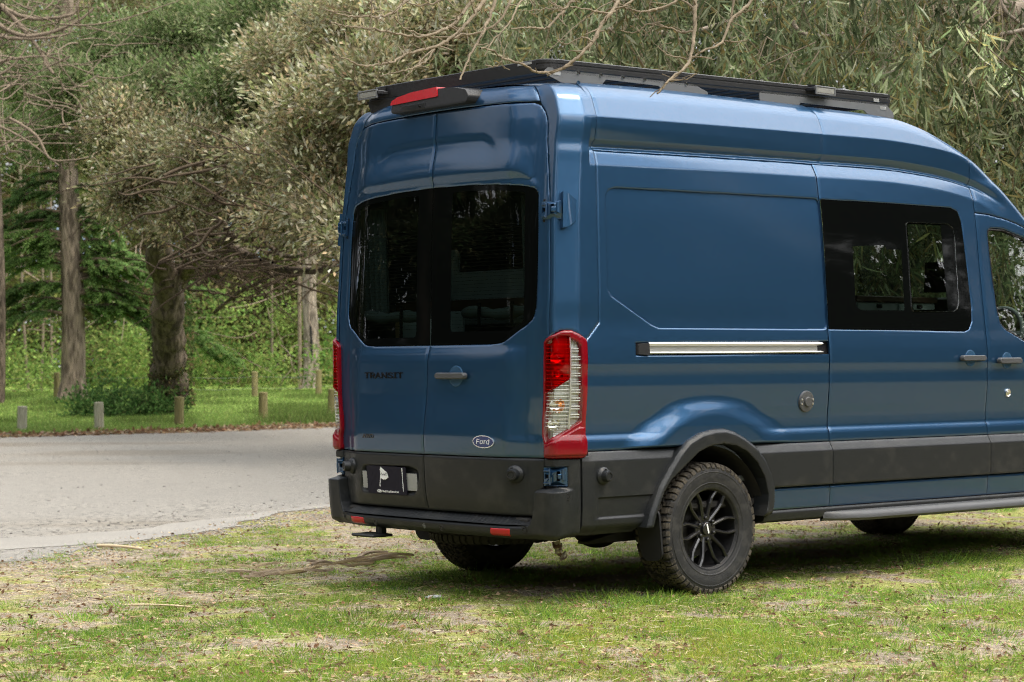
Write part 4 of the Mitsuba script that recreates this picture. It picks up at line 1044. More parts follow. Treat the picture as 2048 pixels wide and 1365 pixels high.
# foliage materials: colour per leaf
for nm, ro, tr in (('leaf', .45, .7), ('leaf_gloss', .30, .5), ('leaf_soft', .6, .9), ('dry_leaf', .7, .4)):
    scene[nm] = {'type': 'principledthin', 'base_color': {'type': 'mesh_attribute', 'name': 'vertex_color'}, 'roughness': ro, 'diff_trans': tr * 1.5, 'spec_trans': 0.0}


def unit(v):
    return v / np.maximum(np.linalg.norm(v, axis=-1, keepdims=True), 1e-9)


def leaf_mesh(P, D, N, L, W, kind=4, curl=.0):
    """kind 4: folded diamond (2 triangles); 6: longer leaf that bends (4 triangles); 3: one blade triangle; 5: bent blade (3 triangles)"""
    P, D, N = np.asarray(P), unit(np.asarray(D)), np.asarray(N); n = len(P)
    L, W = np.broadcast_to(L, (n,))[:, None], np.broadcast_to(W, (n,))[:, None]
    Sd = unit(np.cross(D, N)); Nn = np.cross(Sd, D)
    curl = np.broadcast_to(curl, (n,))[:, None]
    if kind == 4:
        v = [P, P + D * L * .5 + Sd * W * .5 + Nn * W * .12, P + D * L - Nn * L * curl, P + D * L * .5 - Sd * W * .5 + Nn * W * .12]; f = [(0, 1, 2), (0, 2, 3)]
    elif kind == 6:
        v = [P, P + D * L * .33 + Sd * W * .5 - Nn * L * curl * .12, P + D * L * .33 - Sd * W * .5 - Nn * L * curl * .12, P + D * L * .70 + Sd * W * .36 - Nn * L * curl * .5, P + D * L * .70 - Sd * W * .36 - Nn * L * curl * .5, P + D * L - Nn * L * curl]
        f = [(0, 1, 2), (2, 1, 3), (2, 3, 4), (4, 3, 5)]
    elif kind == 3:
        v = [P + Sd * W * .5, P - Sd * W * .5, P + D * L - Nn * L * curl]; f = [(0, 2, 1)]
    else:
        v = [P + Sd * W * .5, P - Sd * W * .5, P + D * L * .55 + Sd * W * .42 - Nn * L * curl * .25, P + D * L * .55 - Sd * W * .42 - Nn * L * curl * .25, P + D * L - Nn * L * curl]
        f = [(0, 2, 1), (1, 2, 3), (3, 2, 4)]
    k = len(v)
    V = np.stack(v, 1).reshape(-1, 3); F = (np.arange(n)[:, None, None] * k + np.array(f)[None]).reshape(-1, 3)
    return trimesh.Trimesh(V, F, process=False), k


def foliage(name, parent, bsdf, P, D, N, L, W, C, form=4, curl=0., **kw):
    m, k = leaf_mesh(P, D, N, L, W, form, curl)
    return obj(name, m, bsdf, parent, False, color=np.repeat(np.clip(C, .002, .9), k, 0), **kw)


def pick(rng, cols, n, var=.18):
    cols = np.array(cols); c = cols[rng.integers(0, len(cols), n)]
    return c * np.exp(rng.normal(0, var, (n, 1))) * np.exp(rng.normal(0, .05, (n, 3)))


def rdir(rng, n):
    return unit(rng.normal(size=(n, 3)))


# grass where it grows: patches, tufts, short moss-like turf between
rng = np.random.default_rng(11)
def cover(d, l):
    p = np.stack([d * .8, l * 1.1, d * 0], -1)
    a = meshkit.fbm(p, 4, 21); b = meshkit.fbm(p * 4.2, 3, 22)
    e = meshkit.fbm(np.stack([d * 2.1, l * 2.8, d * 0], -1), 3, 23)
    c = a * .42 + e * .28 + b * .30 + .018 * sst(13.5, 9.0, d) - .05 * sst(13.8, 15.5, d)
    return c


ROAD_IN = ROAD.buffer(-.22)


def on_road(d, l):
    """inside the road; near its edge only sometimes, so that turf and litter creep over it"""
    return shapely.contains_xy(ROAD_IN, l, d) | (shapely.contains_xy(ROAD, l, d) & (rng.random(len(d)) < .60))


N0 = 800000
d = 7.4 + 13.6 * rng.random(N0) ** 1.45; l = (rng.random(N0) - .5) * 2 * (.262 * d + .25)
c = cover(d, l)
keep = (rng.random(N0) < (.06 + .94 * sst(.465, .555, c)) * (1 - .55 * sst(14, 20, d))) & ~on_road(d, l)
d, l, c = d[keep], l[keep], c[keep]
n = len(d); tall = sst(.55, .70, c)
L = (.007 + .018 * rng.random(n)) * (1 + .8 * tall * rng.random(n)); W = .0022 + .0016 * rng.random(n)
dirs = np.stack([rng.normal(0, .55, n), rng.normal(0, .55, n), .55 + .6 * rng.random(n)], -1)
hue = meshkit.fbm(np.stack([d * .7, l * .7, d * 0], -1), 3, 31)[:, None]
C = np.where(rng.random((n, 1)) < .82, pick(rng, [(.235, .345, .050), (.335, .41, .072), (.175, .295, .045)], n) * (1 + (hue - .5) * np.array([1.3, .4, .4])), pick(rng, [(.46, .39, .19), (.37, .35, .13)], n))
lab = dict(label='patchy short green grass over bare soil', category='grass', kind='stuff')
Pg, Rg, Cu = gps(d, l, hz(d, l) - .003), rdir(rng, n), .25 * rng.random(n)
for sel, form in ((d < 10.3, 5), (d >= 10.3, 3)):
    m, k = leaf_mesh(Pg[sel], dirs[sel], Rg[sel], L[sel], W[sel], form, Cu[sel])
    if form == 5:
        m0, c0 = m, np.repeat(C[sel], k, 0)
m = trimesh.Trimesh(np.vstack([m0.vertices, m.vertices]), np.vstack([m0.faces, m.faces + len(m0.vertices)]), process=False)
obj('grass', m, 'leaf_soft', None, False, color=np.clip(np.vstack([c0, np.repeat(C[sel], k, 0)]), .002, .9), **lab)

# longer tufts
tuft_at = [(10.0, -1.05, 60, .10, .22), (9.9, -.75, 70, .11, .25), (9.75, -1.2, 80, .10, .3), (9.55, -.95, 80, .10, .3), (11.4, -.85, 60, .10, .16), (11.5, -.68, 60, .09, .15), (11.35, -1.70, 40, .10, .09), (10.15, .10, 70, .12, .18), (10.0, .22, 60, .10, .15), (10.6, .46, 90, .13, .26), (10.65, .70, 70, .11, .2), (11.9, -.28, 60, .14, .22), (11.95, -.48, 50, .12, .16), (12.7, 2.50, 110, .15, .34), (12.9, 2.85, 60, .13, .2), (11.8, 2.62, 70, .10, .2), (11.0, 2.40, 80, .10, .3), (10.3, 1.0, 60, .09, .22), (9.4, .1, 60, .08, .2), (9.0, -1.5, 70, .09, .25), (8.8, 1.2, 80, .09, .3), (9.5, 1.7, 80, .09, .3), (8.5, -.3, 80, .08, .3), (8.3, 1.9, 80, .09, .3), (8.4, -1.9, 80, .09, .25), (17.0, 3.9, 70, .16, .22), (10.9, 1.55, 60, .09, .2), (10.2, 2.3, 70, .09, .25), (9.2, 2.1, 80, .08, .3), (12.2, -1.5, 50, .10, .2), (8.0, .7, 80, .08, .3), (10.7, -1.9, 50, .10, .22)]
for (td, tl, k, th, tr) in [(rng.uniform(7.8, 13.5), rng.uniform(-2.6, 2.9), 20, rng.uniform(.05, .095), rng.uniform(.05, .15)) for _ in range(230)]:
    tuft_at.append((td, tl, k, th, tr))
cd = 7.6 + 9.5 * rng.random(9000) ** 1.25; cl_ = (rng.random(9000) - .5) * 2 * (.262 * cd + .2); ck = rng.random(9000) < .9 * sst(.45, .58, cover(cd, cl_))
for td, tl in list(zip(cd[ck], cl_[ck]))[:2600]:
    tuft_at.append((td, tl, 4.5, rng.uniform(.035, .075), rng.uniform(.02, .06)))
P, D, L, C, W = [], [], [], [], []
for td, tl, k, th, tr in tuft_at:
    k = int(k * 4.2)
    r = tr * np.sqrt(rng.random(k)); w = rng.random(k) * 6.283
    dd, ll = td + r * np.sin(w), tl + r * np.cos(w); ok = ~on_road(dd, ll); dd, ll, r, w = dd[ok], ll[ok], r[ok], w[ok]; k = len(dd)
    P.append(gps(dd, ll, hz(dd, ll) - .004)); lean = unit(GR * np.cos(w)[:, None] + GF * np.sin(w)[:, None])
    D.append(np.concatenate([lean * (.35 + .7 * r / tr)[:, None] + rng.normal(0, .25, (k, 2)), (.75 + .4 * rng.random(k))[:, None]], 1))
    L.append(th * .66 * (.40 + .75 * rng.random(k))); W.append(np.full(k, .0026) + .0014 * rng.random(k))
    C.append(pick(rng, [(.15, .27, .065), (.22, .36, .06), (.31, .42, .075)], k, .18) * np.exp(rng.normal(0, .22)))
P, D, L, W, C = map(np.concatenate, (P, D, L, W, C))
foliage('grass_tufts', None, 'leaf_soft', P, D, rdir(rng, len(P)), L, W, C, 5, .5 * rng.random(len(P)), label='longer darker grass tufts scattered over the patchy ground', category='grass', kind='stuff')

# dry straw, fallen leaves, gravel
N0 = 15000
d = 7.6 + 11 * rng.random(N0) ** 1.3; l = (rng.random(N0) - .5) * 2 * (.262 * d + .2); l[:2500] = -3 + 1.9 * rng.random(2500); d[:2500] = 10.6 + 2.2 * rng.random(2500)
d[2500:4200] = 12.5 + 4 * rng.random(1700); l[2500:4200] = -1.0 + 2.6 * rng.random(1700)
ok = ~on_road(d, l); d, l = d[ok], l[ok]; n = len(d)
w = rng.normal(0, .9, n); D = np.concatenate([GR * np.cos(w)[:, None] + GF * np.sin(w)[:, None], rng.normal(0, .10, n)[:, None]], 1)
foliage('dry_straw', None, 'dry_leaf', gps(d, l, hz(d, l) + .008 + .014 * rng.random(n)), D, np.tile([0, 0, 1.], (n, 1)) + rng.normal(0, .3, (n, 3)), .03 + .10 * rng.random(n) ** 2, .0022 + .002 * rng.random(n), pick(rng, [(.50, .42, .24), (.40, .32, .17), (.58, .52, .34)], n), 5, .06, label='dry pale straw lying over the soil and grass', category='straw', kind='stuff')
N0 = 20000
d = 7.6 + 11 * rng.random(N0) ** 1.3; l = (rng.random(N0) - .5) * 2 * (.262 * d + .2)
ok = ~on_road(d, l) & (cover(d, l) < .60); d, l = d[ok], l[ok]; n = len(d)
foliage('fallen_leaves', None, 'dry_leaf', gps(d, l, hz(d, l) + .006 + .012 * rng.random(n)), rdir(rng, n) * [1, 1, .25], np.tile([0, 0, 1.], (n, 1)) + rng.normal(0, .45, (n, 3)), .009 + .036 * rng.random(n) ** 1.5, .008 + .016 * rng.random(n), pick(rng, [(.24, .15, .085), (.34, .24, .15), (.15, .09, .055), (.42, .33, .22)], n, .25), 4, .15, label='small dry brown leaves fallen on the patchy ground', category='leaves', kind='stuff')
N0 = 6500
d = 12.6 + 26 * rng.random(N0) ** 1.6; l = -6.5 + 7 * rng.random(N0) - (d - 12) * .12
nr = shapely.distance(STRIP, shapely.points(l, d)); cl = meshkit.fbm(np.stack([d * .8, l * 1.6, d * 0], -1), 3, 51)
ok = (shapely.distance(ROAD, shapely.points(l, d)) < .30 * rng.random(N0)) & (rng.random(N0) < np.clip(.10 + .8 * (shapely.distance(ROAD.boundary, shapely.points(l, d)) < .25) + 1.3 * np.exp(-((nr - .35) / .5) ** 2) * (nr > .02) + 1.6 * (cl - .5), 0, 1)); d, l = d[ok], l[ok]; n = len(d)
ico = trimesh.creation.icosahedron(); s = (.003 + .0085 * rng.random(n) ** 4) * (1 + d / 70)
V = ico.vertices[None] * s[:, None, None] * (np.array([1, 1, .55]) * (.7 + .6 * rng.random((n, 1, 3)))) + gps(d, l, hz(d, l) + .010)[:, None]
obj('gravel', trimesh.Trimesh(V.reshape(-1, 3), (np.arange(n)[:, None, None] * 12 + ico.faces[None]).reshape(-1, 3), process=False), 'dark_stone', None, False, 'dark loose gravel scattered on the pale road', 'gravel', None, 'stuff')
mat('dark_stone', proc(lambda p, n, uv: mix((.09, .085, .08), (.27, .255, .23), noise(p.x * 31, p.y * 31, 0))), .9)

N0 = 9000
ne = LineString([p for p in near_edge if p[1] < 36]); q = np.array([ne.interpolate(a).coords[0] for a in ne.length * (.42 + .36 * rng.random(N0))])
l, d = q[:, 0] + rng.normal(0, .18, N0) + .05, q[:, 1] + rng.normal(0, .34, N0) - .10; n = N0
s = (.0028 + .008 * rng.random(n) ** 3)
V = ico.vertices[None] * s[:, None, None] * (np.array([1, 1, .6]) * (.7 + .6 * rng.random((n, 1, 3)))) + gps(d, l, hz(d, l) + .006)[:, None]
obj('edge_gravel', trimesh.Trimesh(V.reshape(-1, 3), (np.arange(n)[:, None, None] * 12 + ico.faces[None]).reshape(-1, 3), process=False), 'pale_stone', None, False, 'small pale stones spilling from the road onto the turf', 'gravel', None, 'stuff')
mat('pale_stone', proc(lambda p, n, uv: mix((.16, .15, .13), (.38, .36, .32), noise(p.x * 61, p.y * 61, 0))), .9)

# brown leaf litter along the far kerb-less edge of the road
N0 = 16000
t = rng.random(N0); fe = LineString(far_edge); ll_ = np.array([fe.interpolate(a).coords[0] for a in 45 + 24 * t])
off_ = rng.normal(0, 1, N0) * (.35 + .65 * sst(-8, -3, ll_[:, 0])) - .25 * sst(-8, -4, ll_[:, 0])
d = ll_[:, 1] + off_ * .8; l = ll_[:, 0] + rng.normal(0, .3, N0)
foliage('leaf_litter', None, 'dry_leaf', gps(d, l, hz(d, l) + .012 + .03 * rng.random(N0)), rdir(rng, N0) * [1, 1, .3], np.tile([0, 0, 1.], (N0, 1)) + rng.normal(0, .5, (N0, 3)), .05 + .09 * rng.random(N0), .03 + .05 * rng.random(N0), pick(rng, [(.22, .13, .075), (.32, .22, .14), (.15, .085, .05), (.42, .34, .25)], N0, .25), 4, .2, label='band of brown leaf litter along the far edge of the road', category='leaves', kind='stuff')

# lawn beyond the road
N0 = 120000
d = 37.2 + 34 * rng.random(N0) ** 1.5; l = -(.275 * d) + (.275 * d - 1) * rng.random(N0)
ok = ~on_road(d, l); d, l = d[ok], l[ok]; n = len(d)
tallm = sst(.52, .66, meshkit.fbm(np.stack([d * .30, l * .5, d * 0], -1), 3, 41)) * sst(43, 45.5, d)
right = sst(-6.2, -4.9, l) * sst(47.0, 45, d) * sst(43, 44, d)
L = .05 + .06 * rng.random(n) + .13 * tallm * rng.random(n) + .38 * right * rng.random(n)
C = pick(rng, [(.15, .235, .06), (.20, .285, .075), (.26, .32, .11)], n) * (1 - .38 * np.maximum(tallm, right))[:, None]
foliage('lawn', None, 'leaf_soft', gps(d, l, hz(d, l) - .01), np.stack([rng.normal(0, .4, n), rng.normal(0, .4, n), np.ones(n)], -1), rdir(rng, n), L, .014 + .012 * rng.random(n), C, 3, .25, label='bright green mown lawn beyond the road', category='grass', kind='stuff')
# ------------------------------------------------------------------ trees, posts, undergrowth
# points are (metres ahead, metres to the right, height)
HANG = [
 (0.012, 0.004, [(8.6,0.489,2.823),(8.54,0.449,2.732),(8.49,0.429,2.686),(8.43,0.377,2.614),(8.38,0.334,2.533),(8.32,0.252,2.445),(8.27,0.18,2.398),(8.21,0.109,2.386),(8.16,0.056,2.408),(8.10,-0.03,2.426),(8.05,-0.073,2.452),(8.0,-0.115,2.452)]),
 (0.004, 0.003, [(8.05,-0.03,2.417),(8.05,-0.055,2.387),(8.05,-0.098,2.392)]),
 (0.005, 0.0025, [(8.3,0.331,2.521),(8.3,0.287,2.538),(8.3,0.234,2.512),(8.3,0.19,2.529)]),
 (0.013, 0.005, [(8.8,0.795,2.833),(8.73,0.784,2.765),(8.66,0.773,2.615),(8.60,0.754,2.513),(8.53,0.721,2.448),(8.46,0.652,2.385),(8.4,0.598,2.322)]),
 (0.009, 0.004, [(9.0,1.104,2.869),(8.93,1.028,2.772),(8.86,0.947,2.694),(8.8,0.902,2.59),(8.73,0.793,2.533),(8.66,0.714,2.449),(8.6,0.672,2.399)]),
 (0.005, 0.003, [(9,0.961,2.716),(9,1.028,2.755),(9,1.095,2.764)]),
 (0.005, 0.003, [(8.9,0.917,2.615),(8.9,0.969,2.61),(8.9,1.024,2.615)]),
 (0.01, 0.004, [(8.4,-0.049,2.759),(8.32,-0.057,2.692),(8.24,-0.083,2.607),(8.16,-0.108,2.533),(8.08,-0.15,2.443),(8.0,-0.195,2.329)]),
 (0.011, 0.003, [(8.2,-0.074,2.723),(8.13,-0.099,2.659),(8.06,-0.158,2.57),(7.99,-0.225,2.491),(7.93,-0.291,2.446),(7.86,-0.388,2.411),(7.8,-0.451,2.368),(7.73,-0.546,2.346),(7.66,-0.623,2.368),(7.6,-0.65,2.379)]),
 (0.01, 0.0035, [(8.3,-0.119,2.741),(8.2375,-0.162,2.66),(8.175,-0.23,2.57),(8.1125,-0.28,2.534),(8.05,-0.363,2.503),(7.9875,-0.454,2.51),(7.925,-0.534,2.517),(7.8625,-0.622,2.515),(7.8,-0.675,2.521)]),
 (0.008, 0.003, [(8.2,-0.353,2.705),(8.13,-0.419,2.651),(8.08,-0.468,2.598),(8.02,-0.541,2.579),(7.96,-0.647,2.577),(7.9,-0.709,2.592)]),
 (0.005, 0.0025, [(7.9,-0.533,2.651),(7.9,-0.529,2.567),(7.9,-0.537,2.517)]),
 (0.008, 0.003, [(8.5,0.041,2.778),(8.41,0.005,2.709),(8.33,-0.057,2.597),(8.25,-0.18,2.543),(8.16,-0.317,2.521),(8.08,-0.408,2.542),(8.0,-0.446,2.576)]),
 (0.006, 0.0025, [(8.2,-0.178,2.54),(8.1,-0.262,2.489),(8.0,-0.344,2.406),(7.9,-0.407,2.311)]),
 (0.006, 0.0025, [(8.0,-0.293,2.452),(7.93,-0.341,2.379),(7.86,-0.414,2.344),(7.8,-0.493,2.314)]),
 (0.007, 0.003, [(8.6,0.544,2.778),(8.525,0.485,2.71),(8.45,0.391,2.661),(8.375,0.298,2.666),(8.3,0.243,2.662)]),
 (0.008, 0.003, [(8.8,0.725,2.814),(8.74,0.701,2.757),(8.68,0.622,2.718),(8.62,0.545,2.694),(8.56,0.468,2.707),(8.5,0.411,2.733)]),
 (0.006, 0.0025, [(8.7,0.776,2.629),(8.7,0.716,2.62),(8.7,0.679,2.639),(8.7,0.587,2.657),(8.7,0.522,2.62),(8.7,0.467,2.629)]),
 (0.008, 0.003, [(8.5,0.257,2.723),(8.425,0.193,2.639),(8.35,0.138,2.582),(8.27,0.075,2.574),(8.2,0.004,2.557)]),
 (0.005, 0.0025, [(8.4,0.174,2.75),(8.4,0.165,2.706),(8.4,0.228,2.67),(8.4,0.121,2.67),(8.4,0.076,2.657)]),
 (0.006, 0.003, [(8.2,-0.231,2.714),(8.2,-0.283,2.67),(8.2,-0.353,2.653),(8.2,-0.422,2.675)]),
 (0.006, 0.002, [(8.4,0.085,2.741),(8.325,0.031,2.666),(8.25,-0.004,2.583),(8.175,-0.065,2.51),(8.1,-0.099,2.438)]),
 (0.003, 0.002, [(7.7,-0.397,2.414),(7.7,-0.388,2.39),(7.7,-0.364,2.398)]),
 (0.004, 0.002, [(8.2,-0.187,2.618),(8.2,-0.248,2.592),(8.2,-0.283,2.601)]),
 (0.004, 0.0025, [(8.4,0.647,2.376),(8.4,0.709,2.38),(8.4,0.759,2.402)]),
 (0.005, 0.0025, [(8.6,0.79,2.522),(8.6,0.745,2.495),(8.6,0.662,2.508),(8.6,0.617,2.545)]),
 (0.005, 0.0025, [(8.7,0.624,2.796),(8.7,0.587,2.703),(8.7,0.605,2.666),(8.7,0.568,2.611)]),
]
TWIG1 = [
 (0.055, 0.025, [(38,-9.406,7.943),(38,-9.038,7.576),(38,-8.395,6.657)]),
 (0.05, 0.02, [(37,-9.337,7.587),(37,-8.622,7.185),(37,-7.906,7.364),(37,-7.459,7.677)]),
 (0.04, 0.015, [(37,-9.337,7.23),(37,-8.622,7.14),(37,-7.906,7.23),(37,-7.817,7.498)]),
 (0.03, 0.012, [(36,-9.085,6.545),(36,-8.65,6.632),(36,-8.128,6.676),(36,-7.693,6.545)]),
 (0.025, 0.01, [(36,-7.954,6.371),(36,-8.128,6.632),(36,-7.867,6.719),(36,-7.693,6.632)]),
 (0.03, 0.012, [(37,-9.337,6.425),(37,-8.979,6.604),(37,-8.622,7.095)]),
 (0.028, 0.01, [(34,-8.251,5.345),(34,-7.84,5.099),(34,-7.512,4.647),(34,-6.936,4.704)]),
 (0.022, 0.01, [(34,-8.498,5.263),(34,-8.087,5.058),(34,-7.676,4.77),(34,-7.43,4.564)]),
 (0.016, 0.008, [(34,-8.498,4.852),(34,-8.087,5.082),(34,-7.84,5.386)]),
 (0.05, 0.02, [(38,-9.406,7.943),(38,-8.671,7.668),(38,-8.028,7.76),(38,-7.936,8.035)]),
 (0.02, 0.012, [(26,-4.236,5.254),(26,-4.142,5.003),(26,-4.186,4.814)]),
 (0.022, 0.014, [(26,-4.676,3.903),(26,-4.487,4.154),(26,-4.267,4.387),(26,-4.142,4.5)]),
 (0.014, 0.008, [(26,-4.299,3.935),(26,-4.267,4.249),(26,-4.204,4.437)]),
]
OAKLIMB = [
 (0.47, 0.16, [(51.0,-8.371,0.381),(50.16,-8.355,1.729),(49.33,-8.18,2.913),(48.5,-8.195,3.705),(47.66,-8.135,4.411),(46.83,-7.856,5.204),(46.0,-7.383,6.579)]),
 (0.26, 0.1, [(50.5,-8.374,2.953),(49.2,-7.837,3.443),(47.9,-7.283,3.848),(46.6,-6.804,4.227),(45.3,-6.34,4.745),(44.0,-5.892,5.495)]),
 (0.14, 0.05, [(49.0,-7.45,3.908),(45.25,-6.388,3.976),(41.5,-5.056,3.848),(37.75,-3.869,3.565),(34.0,-2.745,3.619)]),
 (0.12, 0.05, [(48.0,-7.008,4.317),(44.5,-5.852,3.715),(41.0,-4.599,3.172),(37.5,-3.481,2.978),(34.0,-2.663,2.88)]),
 (0.04, 0.03, [(44.0,-6.318,2.411),(41.0,-5.193,2.825),(38.0,-4.262,2.937)]),
 (0.05, 0.03, [(44.0,-5.36,4.006),(40.0,-4.293,3.366),(36.0,-3.342,3.238)]),
 (0.1, 0.04, [(44.0,-5.892,5.495),(37.0,-4.15,5.083),(30.0,-2.64,4.86)]),
 (0.16, 0.06, [(46.0,-7.383,6.579),(43.0,-6.278,7.269),(40.0,-5.26,7.717)]),
 (0.09, 0.04, [(46.0,-7.828,4.3),(43.0,-7.837,4.67),(40.0,-7.774,5.106)]),
 (0.07, 0.03, [(44.0,-5.892,5.495),(42.0,-5.523,4.387),(40.0,-5.405,4.043)]),
 (0.06, 0.02, [(30.0,-2.64,4.86),(28.0,-1.516,5.362),(26.0,-0.465,5.443)]),
]
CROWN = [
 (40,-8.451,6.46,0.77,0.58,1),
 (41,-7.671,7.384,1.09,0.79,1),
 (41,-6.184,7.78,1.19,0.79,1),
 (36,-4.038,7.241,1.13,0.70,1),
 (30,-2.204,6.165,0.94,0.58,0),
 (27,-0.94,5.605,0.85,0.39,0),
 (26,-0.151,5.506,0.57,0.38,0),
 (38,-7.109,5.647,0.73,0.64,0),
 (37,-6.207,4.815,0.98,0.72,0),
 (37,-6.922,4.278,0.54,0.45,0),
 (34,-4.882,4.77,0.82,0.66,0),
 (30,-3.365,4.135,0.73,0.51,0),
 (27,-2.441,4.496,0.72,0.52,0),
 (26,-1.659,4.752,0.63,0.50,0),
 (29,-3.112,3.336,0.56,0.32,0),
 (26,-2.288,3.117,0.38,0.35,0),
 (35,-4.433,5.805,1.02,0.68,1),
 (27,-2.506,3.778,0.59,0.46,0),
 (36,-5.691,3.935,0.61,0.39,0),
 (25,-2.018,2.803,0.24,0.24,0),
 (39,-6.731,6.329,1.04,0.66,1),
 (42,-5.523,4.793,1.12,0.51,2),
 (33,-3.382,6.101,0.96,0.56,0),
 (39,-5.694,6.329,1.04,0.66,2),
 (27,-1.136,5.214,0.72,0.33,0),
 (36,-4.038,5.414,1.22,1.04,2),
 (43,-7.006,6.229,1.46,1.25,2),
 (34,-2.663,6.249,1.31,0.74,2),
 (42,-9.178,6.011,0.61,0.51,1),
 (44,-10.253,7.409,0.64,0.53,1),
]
GUMLIMB = [
 (0.14, 0.06, [(23,4.092,5.623),(23,4.008,5.122),(23,3.953,4.956),(23,3.758,4.678)]),
 (0.03, 0.02, [(22,0.936,4.782),(22,1.308,4.804),(22,1.627,4.761),(22,2.0,4.782),(22,2.372,4.899)]),
 (0.02, 0.01, [(22,1.627,4.761),(22,1.787,4.687),(22,1.946,4.66)]),
 (0.025, 0.014, [(20,2.736,4.541),(20,2.833,4.42),(20,3.026,4.396),(20,3.268,4.439)]),
 (0.02, 0.008, [(20,3.026,4.106),(20,2.93,4.009),(20,2.905,3.994)]),
 (0.03, 0.02, [(22,5.722,4.793),(22,5.19,4.713),(22,4.818,4.66)]),
 (0.025, 0.016, [(21,4.904,5.138),(21,5.056,4.783),(21,5.259,4.631)]),
 (0.04, 0.02, [(22,1.255,5.325),(22,1.095,4.899),(22,0.936,4.782)]),
 (0.018, 0.01, [(22,4.658,4.208),(22,4.499,4.314),(22,4.339,4.474),(22,3.967,4.421)]),
]


def w3(p):
    p = np.asarray(p, float); return gps(p[:, 0], p[:, 1], p[:, 2])


def smooth_path(p, k=6):
    p = np.asarray(p, float)
    if len(p) < 3:
        return np.array([p[0] + (p[-1] - p[0]) * t for t in np.linspace(0, 1, k)])
    s = np.r_[0, np.cumsum(np.linalg.norm(np.diff(p, axis=0), axis=1))]
    return PC(s, p)(np.linspace(0, s[-1], k * (len(p) - 1) + 1))


def limb(p, r0, r1, rng, n=8, wob=.3):
    q = smooth_path(w3(p)); m = len(q)
    r = np.linspace(r0, r1, m) * np.exp(rng.normal(0, .06, m))
    q = q + rng.normal(0, wob, (m, 3)) * r[:, None] * .5
    return tube(q, r, n)


def bark(c0, c1, sc, zs):
    def fn(p, n, uv):
        a = fbm(p.x * sc, p.y * sc, p.z * zs, 4); b = noise(p.x * sc * 4, p.y * sc * 4, p.z * zs * 3)
        return mix(c0, c1, smoothstep(.30, .70, a * .7 + b * .3))
    return proc(fn)


def bark_h(sc, zs):
    return proc(lambda p, n, uv: fbm(p.x * sc, p.y * sc, p.z * zs, 3), eps=1e-2)


mat('bark_dark', bark((.035, .027, .020), (.135, .105, .080), 9, 2.2), .95, 0, .2, bump=bark_h(10, 2.5), bscale=.10, two=False)
mat('bark_grey', bark((.11, .09, .072), (.30, .25, .20), 7, 1.6), .95, 0, .2, bump=bark_h(9, 2.2), bscale=.08, two=False)
mat('bark_brown', bark((.06, .046, .034), (.21, .165, .125), 7, 1.6), .95, 0, .2, bump=bark_h(9, 2.2), bscale=.08, two=False)
mat('twig', proc(lambda p, n, uv: mix((.10, .080, .056), (.30, .245, .175), fbm(p.x * 34, p.y * 24, p.z * 24, 3))), .9, 0, .2, two=False)
mat('twig_dark', proc(lambda p, n, uv: mix((.045, .034, .024), (.12, .09, .06), fbm(p.x * 9, p.y * 9, p.z * 9, 3))), .95, 0, .2, two=False)
mat('twig_far', proc(lambda p, n, uv: mix((.12, .095, .068), (.26, .205, .15), fbm(p.x * 9, p.y * 9, p.z * 9, 3))), .95, 0, .2, two=False)
rng = np.random.default_rng(77)

# far foliage: a few clumps of leaves, each placed many times
def clump_group(name, cols, n, L, W, bsdf='leaf_soft', blobs=9):
    c = rdir(rng, blobs) * (rng.random((blobs, 1)) ** .5) * .72; k = rng.integers(0, blobs, n)
    P = c[k] + rng.normal(0, .20, (n, 3)); D = unit(P - c[k] + .5 * P + rng.normal(0, .25, (n, 3)))
    m, q = leaf_mesh(P, D, unit(rng.normal(0, .6, (n, 3)) + [0, 0, .9]), L * np.exp(rng.normal(0, .2, n)), W * np.exp(rng.normal(0, .2, n)), 4, .1)
    C = pick(rng, cols, n, .16) * np.exp(rng.normal(0, .22, blobs))[k][:, None]
    scene[name] = {'type': 'shapegroup', 'leaves': mikit.ply(m, bsdf, False, color=np.repeat(np.clip(C, .002, .9), q, 0))}


def scatter(key, groups, places, label, category):
    """places: (metres ahead, metres right, height, radius, height radius, group number)"""
    tag(key, label, category, None, 'stuff')
    for i, (d, l, z, r, rz, g) in enumerate(places):
        p = gp(d, l, z)
        scene[f'{key}__{i + 1:03d}'] = {'type': 'instance', 'to_world': T().translate(p.tolist()).rotate([0, 0, 1], float(rng.uniform(0, 360))).scale([float(r), float(r), float(rz)]), 'group': {'type': 'ref', 'id': groups[g]}}


# bare branches hanging into the picture from a tree beside the photographer
hb = thing('bare_branches', 'bare brown twisting branches hanging down in front of the roof rack', 'branches')
up_pts = []
for r0, r1, p in HANG:
    q = smooth_path(w3(p), 7); m = len(q)
    r = np.linspace(r0, r1, m) * .80
    knot = rng.random(m) < .12; r = r * np.where(knot, 1.18, 1.0); q = q + rng.normal(0, .0018, q.shape)
    ms = [tube(q, r, 7)]
    for i in np.nonzero(rng.random(m) < .28)[0]:
        dv = unit(rng.normal(size=3) * [1, 1, .8]); e = q[i] + dv * rng.uniform(.02, .09); ms.append(tube([q[i], (q[i] + e) / 2 + rng.normal(0, .004, 3), e], [r[i] * .6, r[i] * .45, .0018], 5))
    obj('branch', cat(*ms), 'twig', hb, True)
    if p[0][2] > 2.68:
        up_pts.append(((p[0][0], p[0][1], p[0][2]), r0))
fork = [(9.4, -1.2, 3.75), (9.2, -.4, 3.62), (9.0, .3, 3.55), (9.0, 1.0, 3.7), (9.2, 2.0, 4.2), (9.4, 3.4, 4.6)]
obj('limb', limb(fork, .03, .06, rng), 'twig', hb, True)
fq = smooth_path(np.array(fork), 8)
